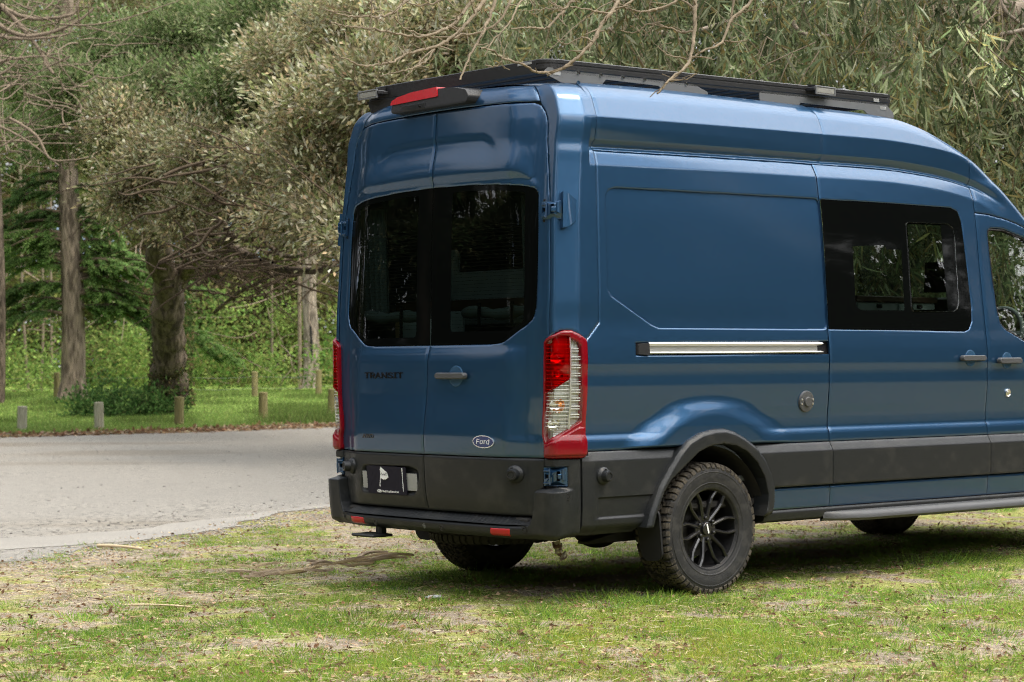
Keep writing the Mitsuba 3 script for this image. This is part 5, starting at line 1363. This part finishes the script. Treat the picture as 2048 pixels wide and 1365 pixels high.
for (d0, l0, z0), r0 in up_pts:
    k = np.argmin(abs(fq[:, 1] - (l0 + .25))); e = fq[k]
    obj('branch', limb([e, ((e[0] + d0) / 2 + .03, l0 + .14, (e[2] + z0) / 2 + .05), (d0, l0, z0)], r0 * 1.5, r0, rng, 6, .2), 'twig', hb, True)
obj('trunk', tube(smooth_path(w3([(8.6, 5.4, -.1), (8.7, 5.2, 2.0), (9.0, 4.6, 3.9), (9.4, 3.4, 4.6)])), np.linspace(.19, .06, 19), 12), 'bark_dark', hb, True)

# spreading evergreen tree with pale leaves
def clumps(rng, ell, per_m3, leaves, L, W, cols, rc=.34, wide=1.0, kind=4, up=.35, vary=.16):
    P, D, N, Ls, Ws, C = [], [], [], [], [], []
    for (d, l, z, rx, rz, cl) in ell:
        ry = rx * 1.15; n = max(6, int(per_m3 * (rx * ry * rz) ** .72))
        v = rdir(rng, n) * (rng.random((n, 1)) ** .40)
        cen = np.stack([d + v[:, 0] * ry, l + v[:, 1] * rx, z + v[:, 2] * rz], -1)
        ax = unit(v * [1, 1, .8] + rng.normal(0, .35, (n, 3)) + [0, 0, up])
        for c, a in zip(w3(cen), ax):
            m = int(leaves * rng.uniform(.6, 1.4)); aw = np.array([GF[0] * a[0] + GR[0] * a[1], GF[1] * a[0] + GR[1] * a[1], a[2]])
            o = rng.normal(0, 1, (m, 3)) * rc * .5
            o += aw * rng.normal(0, rc * .35, (m, 1))
            dd = unit(unit(o + 1e-6) * .75 + aw * .6 + rng.normal(0, .45, (m, 3)))
            P.append(c + o); D.append(dd); N.append(unit(rng.normal(0, .6, (m, 3)) + [0, 0, .9]))
            Ls.append(L * np.exp(rng.normal(0, .22, m))); Ws.append(W * np.exp(rng.normal(0, .2, m)))
            C.append(pick(rng, cols[cl], m, .16) * np.exp(rng.normal(0, vary)))
    return [np.concatenate(x) for x in (P, D, N, Ls, Ws, C)]


oak = thing('evergreen_tree', 'big spreading evergreen tree with pale grey-green leaves beside the van', 'tree')
for i, (r0, r1, p) in enumerate(OAKLIMB):
    if i >= 6:
        p = [(d + 3.5 * j / (len(p) - 1), l * (1 + .08 * j / (len(p) - 1)), z) for j, (d, l, z) in enumerate(p)]
    obj('trunk' if i == 0 else 'limb', limb(p, r0, r1, rng, 16 if i < 2 else 9, .18), 'bark_dark', oak, True)
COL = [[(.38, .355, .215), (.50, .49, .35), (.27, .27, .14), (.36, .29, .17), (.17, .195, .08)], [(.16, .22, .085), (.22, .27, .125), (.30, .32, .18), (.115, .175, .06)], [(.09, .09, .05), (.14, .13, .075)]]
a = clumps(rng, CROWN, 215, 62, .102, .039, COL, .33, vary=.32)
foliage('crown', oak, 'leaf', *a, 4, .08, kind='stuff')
# its dark bare twigs under and inside the crown
tw = []
for k in range(190):
    d0 = rng.uniform(28, 44); t = rng.random()
    px = rng.uniform(.10, 1.0); l0 = -6.6 + 4.2 * px + (d0 - 36) * -.12; z0 = rng.uniform(2.7, 4.3)
    q = np.array([d0, l0, z0]); pts = [q.copy()]; v = np.array([rng.normal(0, .4), rng.choice([-1, 1]) * rng.uniform(.5, 1), rng.normal(-.12, .3)])
    for s in range(5):
        v = v + rng.normal(0, .22, 3) + [0, 0, .03]; q = q + v * rng.uniform(.16, .32); pts.append(q.copy())
    tw.append(tube(smooth_path(w3(pts), 3), np.linspace(rng.uniform(.012, .030), .005, 16), 4, False))
for k in range(60):
    e = CROWN[rng.integers(0, 22)]; q = np.array(e[:3]) + rng.normal(0, .5, 3) * [e[3], e[3], e[4]]; pts = [q.copy()]; v = rng.normal(0, .5, 3) + [0, 0, .15]
    for s in range(4):
        v = v + rng.normal(0, .25, 3); q = q + v * .28; pts.append(q.copy())
    tw.append(tube(smooth_path(w3(pts), 3), np.linspace(.014, .004, 13), 4, False))
obj('twigs', cat(*tw), 'twig_dark', oak, True, kind='stuff')
# ivy and shoots on the lower trunk
m = 1500; z = .3 + 3.0 * rng.random(m); w = rng.uniform(0, 6.283, m)
c = np.stack([50.6 + .52 * np.cos(w), -8.33 + .52 * np.sin(w), z], -1)
foliage('ivy', oak, 'leaf', w3(c), rdir(rng, m) + [0, 0, -.5], rdir(rng, m), .10, .07, pick(rng, [(.05, .085, .025), (.08, .11, .04), (.15, .12, .06)], m), 4, .1, kind='stuff')

# hanging eucalyptus foliage behind the van
gum = thing('eucalyptus_tree', 'eucalyptus tree with long drooping grey-green leaves above and behind the roof rack', 'tree')
for i, (r0, r1, p) in enumerate(GUMLIMB):
    obj('limb', limb(p, r0, r1, rng, 9), 'bark_grey', gum, True)
obj('trunk', tube(smooth_path(w3([(26, 9.6, -.1), (25.6, 8.8, 2.5), (24.4, 6.5, 5.0), (23.2, 4.6, 5.6)])), np.linspace(.5, .13, 19), 14), 'bark_grey', gum, True)
P, D, N, Ls, Ws, C, tws = [], [], [], [], [], [], []
GC = [(.135, .165, .080), (.20, .225, .125), (.095, .12, .055), (.29, .31, .195), (.18, .155, .065), (.065, .085, .040)]
ns = 3000
bunch = []
for k in range(230):
    d = rng.uniform(17.5, 25.5); low = k >= 190
    bunch.append((d, rng.uniform(3.4, 6.6) if low else rng.uniform(-.3, 6.6), rng.uniform(.9, 3.2) if low else rng.uniform(2.75, 5.7), rng.uniform(.75, 1.3), np.exp(rng.normal(0, .38))))
for k in range(ns):
    d, l, z, spread, tone = bunch[k % len(bunch)]
    d = d + rng.normal(0, .35); l = (l + rng.normal(0, .22) * spread) * d / 22; z = z + rng.normal(0, .16) * spread
    z = 1.22 + (z - 1.22) * d / 22
    if l > 4.4 * d / 22 and z > 4.2 and rng.random() < .45:
        continue
    len_ = rng.uniform(.35, .85); m = rng.integers(18, 30); t = np.sort(rng.random(m))
    side_ = rng.normal(0, .35, 2)
    ax = lambda t: np.stack([d + side_[0] * t * len_, l + side_[1] * t * len_ * 1.2, z - len_ * t * np.abs(t) ** .3], -1)
    c = w3(ax(t)); P.append(c + rng.normal(0, .015, (m, 3)))
    dd = np.stack([rng.normal(0, .62, m), rng.normal(0, .62, m), -.95 + .62 * rng.normal(size=m)], -1); D.append(dd)
    N.append(rdir(rng, m)); Ls.append(.165 * np.exp(rng.normal(0, .22, m))); Ws.append(.0215 * np.exp(rng.normal(0, .2, m)))
    C.append(pick(rng, GC, m, .16) * tone * np.exp(rng.normal(0, .14)))
    if k % 3 == 0:
        tws.append(tube(w3(ax(np.linspace(-.25, 1, 6))), np.linspace(.006, .0025, 6), 4, False))
P, D, N, Ls, Ws, C = [np.concatenate(x) for x in (P, D, N, Ls, Ws, C)]
foliage('foliage', gum, 'leaf', P, D, N, Ls, Ws, C, 6, rng.normal(0, .35, len(P)), kind='stuff')
obj('twigs', cat(*tws), 'twig_far', gum, True, kind='stuff')
for i, cols in enumerate([[(.075, .095, .045), (.11, .13, .06)], [(.05, .07, .034), (.085, .09, .04)]]):
    clump_group(f'gum_clump_{i}', cols, 420, .17, .030, 'leaf', 10)
for i in range(330):
    d = rng.uniform(26.5, 31); l = (rng.uniform(-.02, .34) if i < 210 else rng.uniform(.17, .40)) * d; z = 1.22 + (rng.uniform(.0 if l > .17 * d else .05, .21) if i < 210 else rng.uniform(-.035, .10)) * d; r = rng.uniform(.7, 1.25)
    scene[f'{gum}__backing__{i + 1:03d}'] = {'type': 'instance', 'to_world': T().translate(gp(d, l, z).tolist()).rotate([0, 0, 1], float(rng.uniform(0, 360))).scale([r, r, r * 1.2]), 'group': {'type': 'ref', 'id': f'gum_clump_{i % 2}'}}
tag(gum + '__backing', kind='stuff')
# strips of shed bark hanging near the top right corner
st = []
for k in range(46):
    d = rng.uniform(20.5, 23); l = (rng.choice([rng.uniform(4.55, 5.5), rng.uniform(3.6, 4.6), rng.uniform(.9, 1.5)], p=[.7, .15, .15])) * d / 22; z = rng.uniform(4.75, 5.6); ln = rng.uniform(.3, 1.0)
    st.append(limb([(d, l, z), (d + rng.normal(0, .05), l + rng.normal(0, .06), z - ln * .5), (d + rng.normal(0, .1), l + rng.normal(0, .10), z - ln)], rng.uniform(.008, .022), .004, rng, 5))
obj('bark_strips', cat(*st), 'twig', gum, True, kind='stuff')

# cedar with layered dark boughs
ced = thing('cedar_tree', 'tall dark cedar with a straight trunk and layered drooping green boughs at the left', 'tree')
obj('trunk', tube(smooth_path(w3([(60, -12.75, .2), (60, -12.72, 2.2), (60, -12.78, 5.0), (60, -12.95, 9), (60, -12.95, 16)])), np.interp(np.linspace(0, 1, 25), [0, .04, .15, 1], [.50, .36, .33, .24]), 18), 'bark_brown', ced, True)
P, D, C = [], [], []; bg = []
BOUGH = [(4.9, 1, 1.6, -.2, 0), (5.0, -1, 2.4, -.3, 0), (4.7, -1, 2.0, -.1, 1), (3.9, 1, 3.0, -.5, 0), (3.7, 1, 2.3, -.6, 1), (3.1, 1, 5.2, -1.6, 1), (2.9, 1, 3.0, -1.0, 2), (3.6, -1, 2.2, -.6, 2), (2.9, -1, 2.3, -.8, 2), (6.1, -1, 1.9, -.3, 2), (6.6, -1, 1.7, -.4, 2), (5.6, -1, 2.1, -.5, 2), (5.9, 1, 1.4, -.3, 2), (6.4, 1, 1.1, -.3, 2), (3.3, 1, 1.9, -.3, 0), (4.3, -1, 2.3, -.5, 0), (7.3, 1, 1.5, -.4, 2), (7.6, -1, 1.6, -.5, 2), (4.2, 1, 4.4, -1.0, 1), (8.4, 1, 1.6, -.4, 2), (8.8, -1, 1.7, -.4, 2), (4.55, 1, 2.3, -.4, 0), (4.75, -1, 2.2, -.4, 0), (5.15, 1, 1.5, -.2, 0), (4.4, -1, 2.6, -.7, 1), (4.1, 1, 2.7, -.7, 0), (3.5, -1, 2.2, -.6, 1), (3.35, 1, 2.4, -.8, 1), (5.3, -1, 1.9, -.2, 1), (5.6, 1, 1.3, -.3, 1), (3.0, -1, 1.9, -.5, 1)]
GCED = [[(.19, .30, .10), (.26, .36, .125), (.14, .24, .08)], [(.13, .21, .07), (.16, .25, .08)], [(.08, .14, .053), (.11, .18, .062)]]
for z0, sg, ln, sag, cl in BOUGH:
    for rep in range(2):
        dep = rng.uniform(-1.4, .4) if rep else rng.uniform(-1.2, -.2)
        t = np.linspace(0, 1, 12)
        main = np.stack([60 + dep * t * ln * .45, -12.75 + sg * ln * t * rng.uniform(.85, 1.05), z0 + .25 * np.sin(t * 3.1) + sag * t ** 2.2 + rng.normal(0, .1)], -1)
        bg.append(tube(w3(main), np.linspace(.075, .012, 12), 6, False))
        nt = int(ln * 17)
        for a in rng.uniform(.12, 1, nt):
            i = a * 11; c = main[int(i)] + (main[min(int(i) + 1, 11)] - main[int(i)]) * (i % 1)
            dv = unit(np.array([rng.normal(0, 1), sg * rng.uniform(.1, 1.0), rng.normal(-.10, .12)])); tl = rng.uniform(.25, .75) * (1.15 - .6 * a)
            s = np.linspace(0, 1, 44) * tl; pp = c + dv * s[:, None]; pp[:, 2] -= .5 * s ** 2
            P.append(w3(pp) + rng.normal(0, .022, (44, 3)) * [1, 1, .6])
            wv = np.array([GF[0] * dv[0] + GR[0] * dv[1], GF[1] * dv[0] + GR[1] * dv[1], dv[2] - .25]); D.append(unit(wv + rng.normal(0, .55, (44, 3)) * [1, 1, .6]))
            C.append(pick(rng, GCED[cl], 44, .15) * np.exp(rng.normal(0, .15)))
P, D, C = map(np.concatenate, (P, D, C))
foliage('needles', ced, 'leaf_soft', P, D, rng.normal(0, .4, P.shape) + [0, 0, 1], .11, .030, C, 4, .15, kind='stuff')
obj('boughs', cat(*bg), 'twig_dark', ced, True, kind='stuff')

# smooth grey trunk with a dark split, right of the cedar, and the bare tree at the left edge
tk = thing('grey_trunk_tree', 'grey straight tree trunk with a dark split, standing behind the wire fence', 'tree')
obj('trunk', tube(smooth_path(w3([(76, -7.37, .3), (76, -7.37, 2), (76, -7.45, 4.2), (76, -7.3, 8), (76, -7.1, 15)])), np.interp(np.linspace(0, 1, 25), [0, .04, .2, 1], [.40, .30, .27, .2]), 16), 'bark_grey', tk, True)
obj('split', tube(w3([(75.71, -7.34, 1.4), (75.70, -7.33, 1.9), (75.71, -7.36, 2.6), (75.73, -7.38, 3.0)]), [.02, .04, .04, .015], 6), 'soft_black', tk, True)
bt = thing('bare_tree', 'bare leafless tree with reddish brown branches at the left edge', 'tree')
for r0, r1, p in TWIG1:
    if p[0][0] > 30:
        obj('branch', limb(p, r0, r1, rng, 7), 'twig_far', bt, True)
obj('trunk', limb([(39, -10.6, 0), (39, -10.5, 3), (38.6, -10.2, 6), (38, -9.406, 7.943)], .22, .13, rng, 10), 'bark_dark', bt, True)
tw = []
for k in range(240):
    d = rng.uniform(34, 44); l = (-.252 + .055 * rng.random() ** 1.4) * d; z = 1.22 + rng.uniform(.102, .185) * d
    q = np.array([d, l, z]); pts = [q.copy()]; v = rng.normal(0, .5, 3) * [1, 1, .5] + [0, rng.choice([-.3, .5]), .05]
    for s in range(5):
        v = v + rng.normal(0, .22, 3); q = q + v * rng.uniform(.15, .35); pts.append(q.copy())
    tw.append(tube(smooth_path(w3(pts), 2), np.linspace(rng.uniform(.008, .018), .004, 11), 4, False))
obj('twigs', cat(*tw), 'twig_far', bt, True, kind='stuff')
lt = thing('dark_trunk_tree', 'thin dark tree trunk rising at the very left edge of the wood', 'tree')
obj('trunk', tube(smooth_path(w3([(58, -14.4, 0), (58, -14.35, 3), (58, -14.5, 9), (58, -14.5, 14)])), np.linspace(.17, .10, 19), 10), 'bark_dark', lt, True)
foliage('crown', lt, 'leaf', *clumps(rng, [(58, -14.4, 9, 1.5, 2.2, 1), (58, -14.3, 12, 1.8, 2, 1)], 60, 20, .14, .07, COL, .4), 4, .1, kind='stuff')

# shrub at the foot of the trees
sh = thing('leafy_shrub', 'low dense dark green shrub at the foot of the big evergreen tree', 'shrub')
foliage('foliage', sh, 'leaf', *clumps(rng, [(50, -10.2, .38, .62, .36, 1), (50, -9.4, .40, .75, .38, 1), (49.8, -8.6, .3, .55, .30, 1), (50.3, -9.95, .70, .32, .36, 1), (49.9, -9.1, .2, 1.5, .22, 1), (50.2, -8.9, .62, .22, .2, 1)], 105, 22, .12, .055, [None, [(.05, .10, .03), (.075, .14, .04), (.11, .18, .06), (.035, .075, .022)]], .26), 4, .1, kind='stuff')
obj('stems', cat(*[limb([(50 + rng.normal(0, .2), -9.4 + rng.normal(0, .2), 0), (50 + rng.normal(0, .4), -9.4 + rng.normal(0, .6), .5)], .015, .008, rng, 5) for _ in range(14)]), 'twig_dark', sh, True, kind='stuff')

# bollards along the road, fence behind
mat('old_timber', proc(lambda p, n, uv: mix((.20, .185, .14), (.36, .34, .27), fbm(p.x * 22, p.y * 22, p.z * 3, 4)) * (.85 + .3 * noise(p.x * 90, p.y * 90, p.z * 8))), .9, 0, .2, two=False)
mat('mossy_timber', proc(lambda p, n, uv: mix((.12, .10, .05), (.24, .205, .10), fbm(p.x * 22, p.y * 22, p.z * 4, 4))), .9, 0, .2, two=False)


def post_mesh(d, l, h, r, lean=0.0):
    z0 = float(hz(d, l)); p = lathe([(r * 1.02, -.3), (r, .05), (r * .985, h - .03), (r * .93, h - .008), (r * .80, h), (.0001, h + .004)], 24)
    p.apply_transform(trimesh.transformations.rotation_matrix(lean, (GF[0], GF[1], 0))); p.apply_translation(gp(d, l, z0)); return p


BOL = [(41.0, -9.72, .49, .098, 'leftmost of the round timber bollards along the far road edge'), (41.0, -8.19, .56, .095, 'second round timber bollard from the left, pale grey, in front of the shrub'), (43.5, -7.01, .62, .100, 'third round timber bollard from the left, below the big evergreen trunk'), (45.9, -5.53, .66, .102, 'fourth round timber bollard from the left, beside tall grass'), (47.6, -4.15, .68, .105, 'timber bollard nearest the van, partly hidden behind its tail light')]
for i, (d, l, h, r, lab) in enumerate(BOL):
    o = obj('timber_bollard', post_mesh(d, l, h, r, (.02, -.015, .01, 0, .02)[i]), 'old_timber' if i < 2 else 'mossy_timber', None, 40, lab, 'bollard', 'round timber bollards along the road')
mat('wire_grey', (.16, .16, .15), .5, .5)
fe = thing('wire_fence', 'low wire fence on timber posts in front of the wood', 'fence')
FP = [(62, -19.0), (62, -16.2), (62, -13.65), (61, -9.7), (61.5, -7.66), (63, -5.90), (65, -4.1), (67, -2.2), (69, 0), (71, 2.5)]
for d, l in FP:
    obj('post', post_mesh(d, l, .76, .095, rng.normal(0, .02)), 'mossy_timber', fe, 40)
for hh in (.28, .62):
    for (a, b) in zip(FP[:-1], FP[1:]):
        q = np.array([(a[0] + (b[0] - a[0]) * t - .1, a[1] + (b[1] - a[1]) * t, hz(a[0], a[1]) + hh - .05 * math.sin(t * math.pi)) for t in np.linspace(0, 1, 6)])
        obj('wire', tube(w3(q), .004, 4, False), 'wire_grey', fe, True)

# undergrowth and woodland behind
ell = []
for k in range(330):
    d = rng.uniform(66, 96); l = rng.uniform(-.30, .05) * d; z = float(hz(d, l)) + abs(rng.normal(0, 1.25)) * (1.0 + .5 * (rng.random() < .2)); ell.append((d, l, z + .1, rng.uniform(.5, 1.1), rng.uniform(.4, .8), int(rng.random() < .35)))
a = clumps(rng, ell, 20, 16, .17, .085, [[(.18, .27, .07), (.23, .32, .085), (.27, .31, .10), (.13, .205, .055)], [(.12, .20, .045), (.085, .155, .04), (.21, .225, .075)]], .5, vary=.25)
foliage('undergrowth', None, 'leaf_soft', *a, 4, .1, label='fresh green undergrowth of the wood behind the wire fence', category='undergrowth', kind='stuff')
tr = []
for k in range(150):
    d = rng.uniform(70, 125); l = rng.uniform(-.32, .32) * d; z0 = float(hz(d, l)); h = rng.uniform(7, 18); r = rng.choice([.05, .07, .10, .22], p=[.45, .33, .19, .03]); b = rng.normal(0, .35, 2)
    tr.append(tube(smooth_path(w3([(d, l, z0 - .1), (d, l + b[0] * .3, z0 + h * .3), (d, l + b[1], z0 + h)]), 4), np.linspace(r, r * .4, 9), 6, False))
for k in range(900):
    d = rng.uniform(62, 105); l = rng.uniform(-.30, .10) * d; z = rng.uniform(1.5, .20 * d); q = np.array([d, l, z]); pts = [q.copy()]; v = rng.normal(0, .6, 3)
    for s in range(4):
        v = v + rng.normal(0, .3, 3) + [0, 0, .06]; q = q + v * rng.uniform(.3, .7); pts.append(q.copy())
    tr.append(tube(smooth_path(w3(pts), 2), np.linspace(rng.uniform(.015, .035), .008, 9), 4, False))
obj('woodland_stems', cat(*tr), 'twig_far', None, True, 'slender bare stems and twigs of the far wood', 'woodland', None, 'stuff')
ell = []
for k in range(1900):
    d = rng.uniform(84, 135); l = (rng.uniform(-.31, .36) if k < 900 else rng.uniform(-.31, -.02)) * d; z = rng.uniform(.5, .215 * d)
    if l < -.19 * d and z > .05 * d and rng.random() < .12:
        continue
    ell.append((d, l, z, rng.uniform(.8, 1.8), rng.uniform(.6, 1.3), int(rng.random() < .45)))
for k in range(34):
    d = rng.uniform(84, 100); ell.append((d, rng.uniform(-.150, -.095) * d, 1.22 + rng.uniform(.012, .055) * d, rng.uniform(.8, 1.4), rng.uniform(.6, 1.1), k % 2))
for i, cols in enumerate([[(.22, .215, .085), (.18, .21, .07), (.26, .225, .115), (.28, .27, .11)], [(.095, .125, .045), (.13, .15, .06), (.19, .15, .085)], [(.20, .24, .075), (.16, .21, .06), (.25, .26, .10)], [(.24, .19, .115), (.19, .15, .09), (.22, .20, .10)]]):
    clump_group(f'woodland_clump_{i}', cols, 260, .21, .11)
scatter('far_woodland', [f'woodland_clump_{i}' for i in range(4)], [(d, l, z, rx * 1.15, rz * 1.15, int(rng.choice([g, 2 + g]))) for d, l, z, rx, rz, g in ell], 'far olive and brown wood closing the view behind the trees', 'woodland')

# the wood goes on round the clearing, beside and behind the photographer
ell = []; tr = []
for k in range(2700):
    w = rng.uniform(.33, 2 * math.pi - .33); far = k % 3 == 0
    R = rng.uniform(42, 58) if far else rng.uniform(29, 42); d, l = 9 + R * math.cos(w), R * math.sin(w)
    if d > 30 and abs(l) < .32 * d + 4:
        continue
    hmax = (8.2 + 1.9 * math.sin(w * 5) + 1.6 * math.sin(w * 11 + 1) + 1.2 * math.sin(w * 23)) * (1.3 if far else 1) * (1.6 if l < -8 else 1.5 if l > 6 else 1)
    ell.append((d, l, hmax * rng.random() ** (1.0 if far else 1.15), rng.uniform(1.2, 2.4), rng.uniform(.9, 1.8), int(rng.random() < .5)))
    if k % 14 == 0:
        tr.append(limb([(d, l, -.2), (d, l + .2, 5), (d + .5, l, 11)], .25, .1, rng, 6))
for i, cols in enumerate([[(.040, .058, .024), (.055, .07, .03)], [(.03, .048, .02), (.06, .06, .03)]]):
    clump_group(f'clearing_clump_{i}', cols, 900, .15, .08, 'leaf_soft', 14)
scatter('clearing_trees', ['clearing_clump_0', 'clearing_clump_1'], [(d, l, z, rx * 1.1, rz * 1.1, g) for d, l, z, rx, rz, g in ell], 'wood round the clearing outside the picture', 'woodland')
obj('clearing_stems', cat(*tr), 'bark_dark', None, True, 'trunks of the wood round the clearing', 'woodland', None, 'stuff')

# things lying on the ground
rng = np.random.default_rng(41)
bk = thing('bark_strip', 'curled brown strips of fallen bark on the grass behind the van', 'bark')
for k in range(20):
    t0 = rng.uniform(-.05, .80) if k < 18 else rng.uniform(.45, .85); ts = np.linspace(t0, t0 + rng.uniform(.10, .30), 8)
    p = np.stack([11.75 + 1.0 * ts + rng.normal(0, .13) + .08 * np.sin(ts * 11 + k), -1.62 + .95 * ts + rng.normal(0, .03) + .03 * np.sin(ts * 14 + 2 * k), .022 + .055 * rng.random() * np.abs(np.sin((ts - t0) * 9 + k)) + .016 * rng.random()], -1)
    c = w3(p); wd = rng.uniform(.004, .012); s = unit(np.cross(unit(np.gradient(c, axis=0)), [0, 0, 1.0]))
    tw_ = np.sin(ts * 7 + k)[:, None] * np.array([0, 0, 1.0]) * .8
    pr = []
    for q, r in ((-1, .010), (-.5, 0), (.5, 0), (1, .010)):
        pr.append(c + (s + tw_ * .5) * wd * q * np.sin(np.linspace(.25, 2.9, 8))[:, None] + [0, 0, r])
    for q, r in ((1, .006), (.5, -.004), (-.5, -.004), (-1, .006)):
        pr.append(c + (s + tw_ * .5) * wd * q * np.sin(np.linspace(.25, 2.9, 8))[:, None] + [0, 0, r])
    V = np.stack(pr, 1).reshape(-1, 3); f = []
    for i in range(7):
        for j in range(8):
            a_, b_ = i * 8 + j, i * 8 + (j + 1) % 8; f += [(a_, b_, b_ + 8), (a_, b_ + 8, a_ + 8)]
    m = trimesh.Trimesh(V, f, process=False); m.fix_normals(); obj('strip', m, 'shed_bark' if k % 5 < 3 else 'dry_wood', bk, 40)
mat('shed_bark', proc(lambda p, n, uv: mix((.24, .17, .115), (.56, .46, .35), fbm(p.x * 30, p.y * 30, p.z * 60, 3))), .85)
mat('dry_wood', proc(lambda p, n, uv: mix((.42, .32, .19), (.58, .48, .32), fbm(p.x * 40, p.y * 40, p.z * 40, 3))), .8)
def stick(name, lab, p, r):
    q = smooth_path(w3(p), 4); q[:, 2] += r; obj(name, tube(q, np.linspace(r, r * .8, len(q)) * np.exp(rng.normal(0, .08, len(q))), 7), 'dry_wood', None, True, lab, 'stick')
stick('pale_stick', 'pale dry stick lying at the edge of the road', [(14.0, -2.81, .012), (13.9, -2.65, .016), (13.7, -2.45, .012)], .012)
stick('thin_stick', 'thin dry stick in the grass near the left edge of the photo', [(10.55, -1.98, .01), (10.5, -1.8, .015), (10.42, -1.62, .012)], .006)
def stone(lab, d, l, s, bs):
    m = trimesh.creation.icosphere(2, 1.0); m.vertices *= (1 + .35 * (meshkit.fbm(m.vertices * 1.7 + d, 3, 1)[:, None] - .5)); m.vertices *= [s, s * .8, s * .2]; m.apply_translation(gp(d, l, float(hz(d, l)) + s * .12)); obj('stone', m, bs, None, 40, lab, 'stone')
mat('grey_stone', proc(lambda p, n, uv: mix((.28, .28, .28), (.45, .45, .44), fbm(p.x * 40, p.y * 40, p.z * 40, 3))), .9)
stone('flat grey stone in the bare soil behind the bumper', 10.9, -.42, .050, 'grey_stone')
stone('pale stone near the road edge, left of the pale stick', 12.6, -2.60, .022, 'grey_stone')
stone('small pale stone in the grass near the dark tuft', 12.1, -2.25, .020, 'grey_stone')
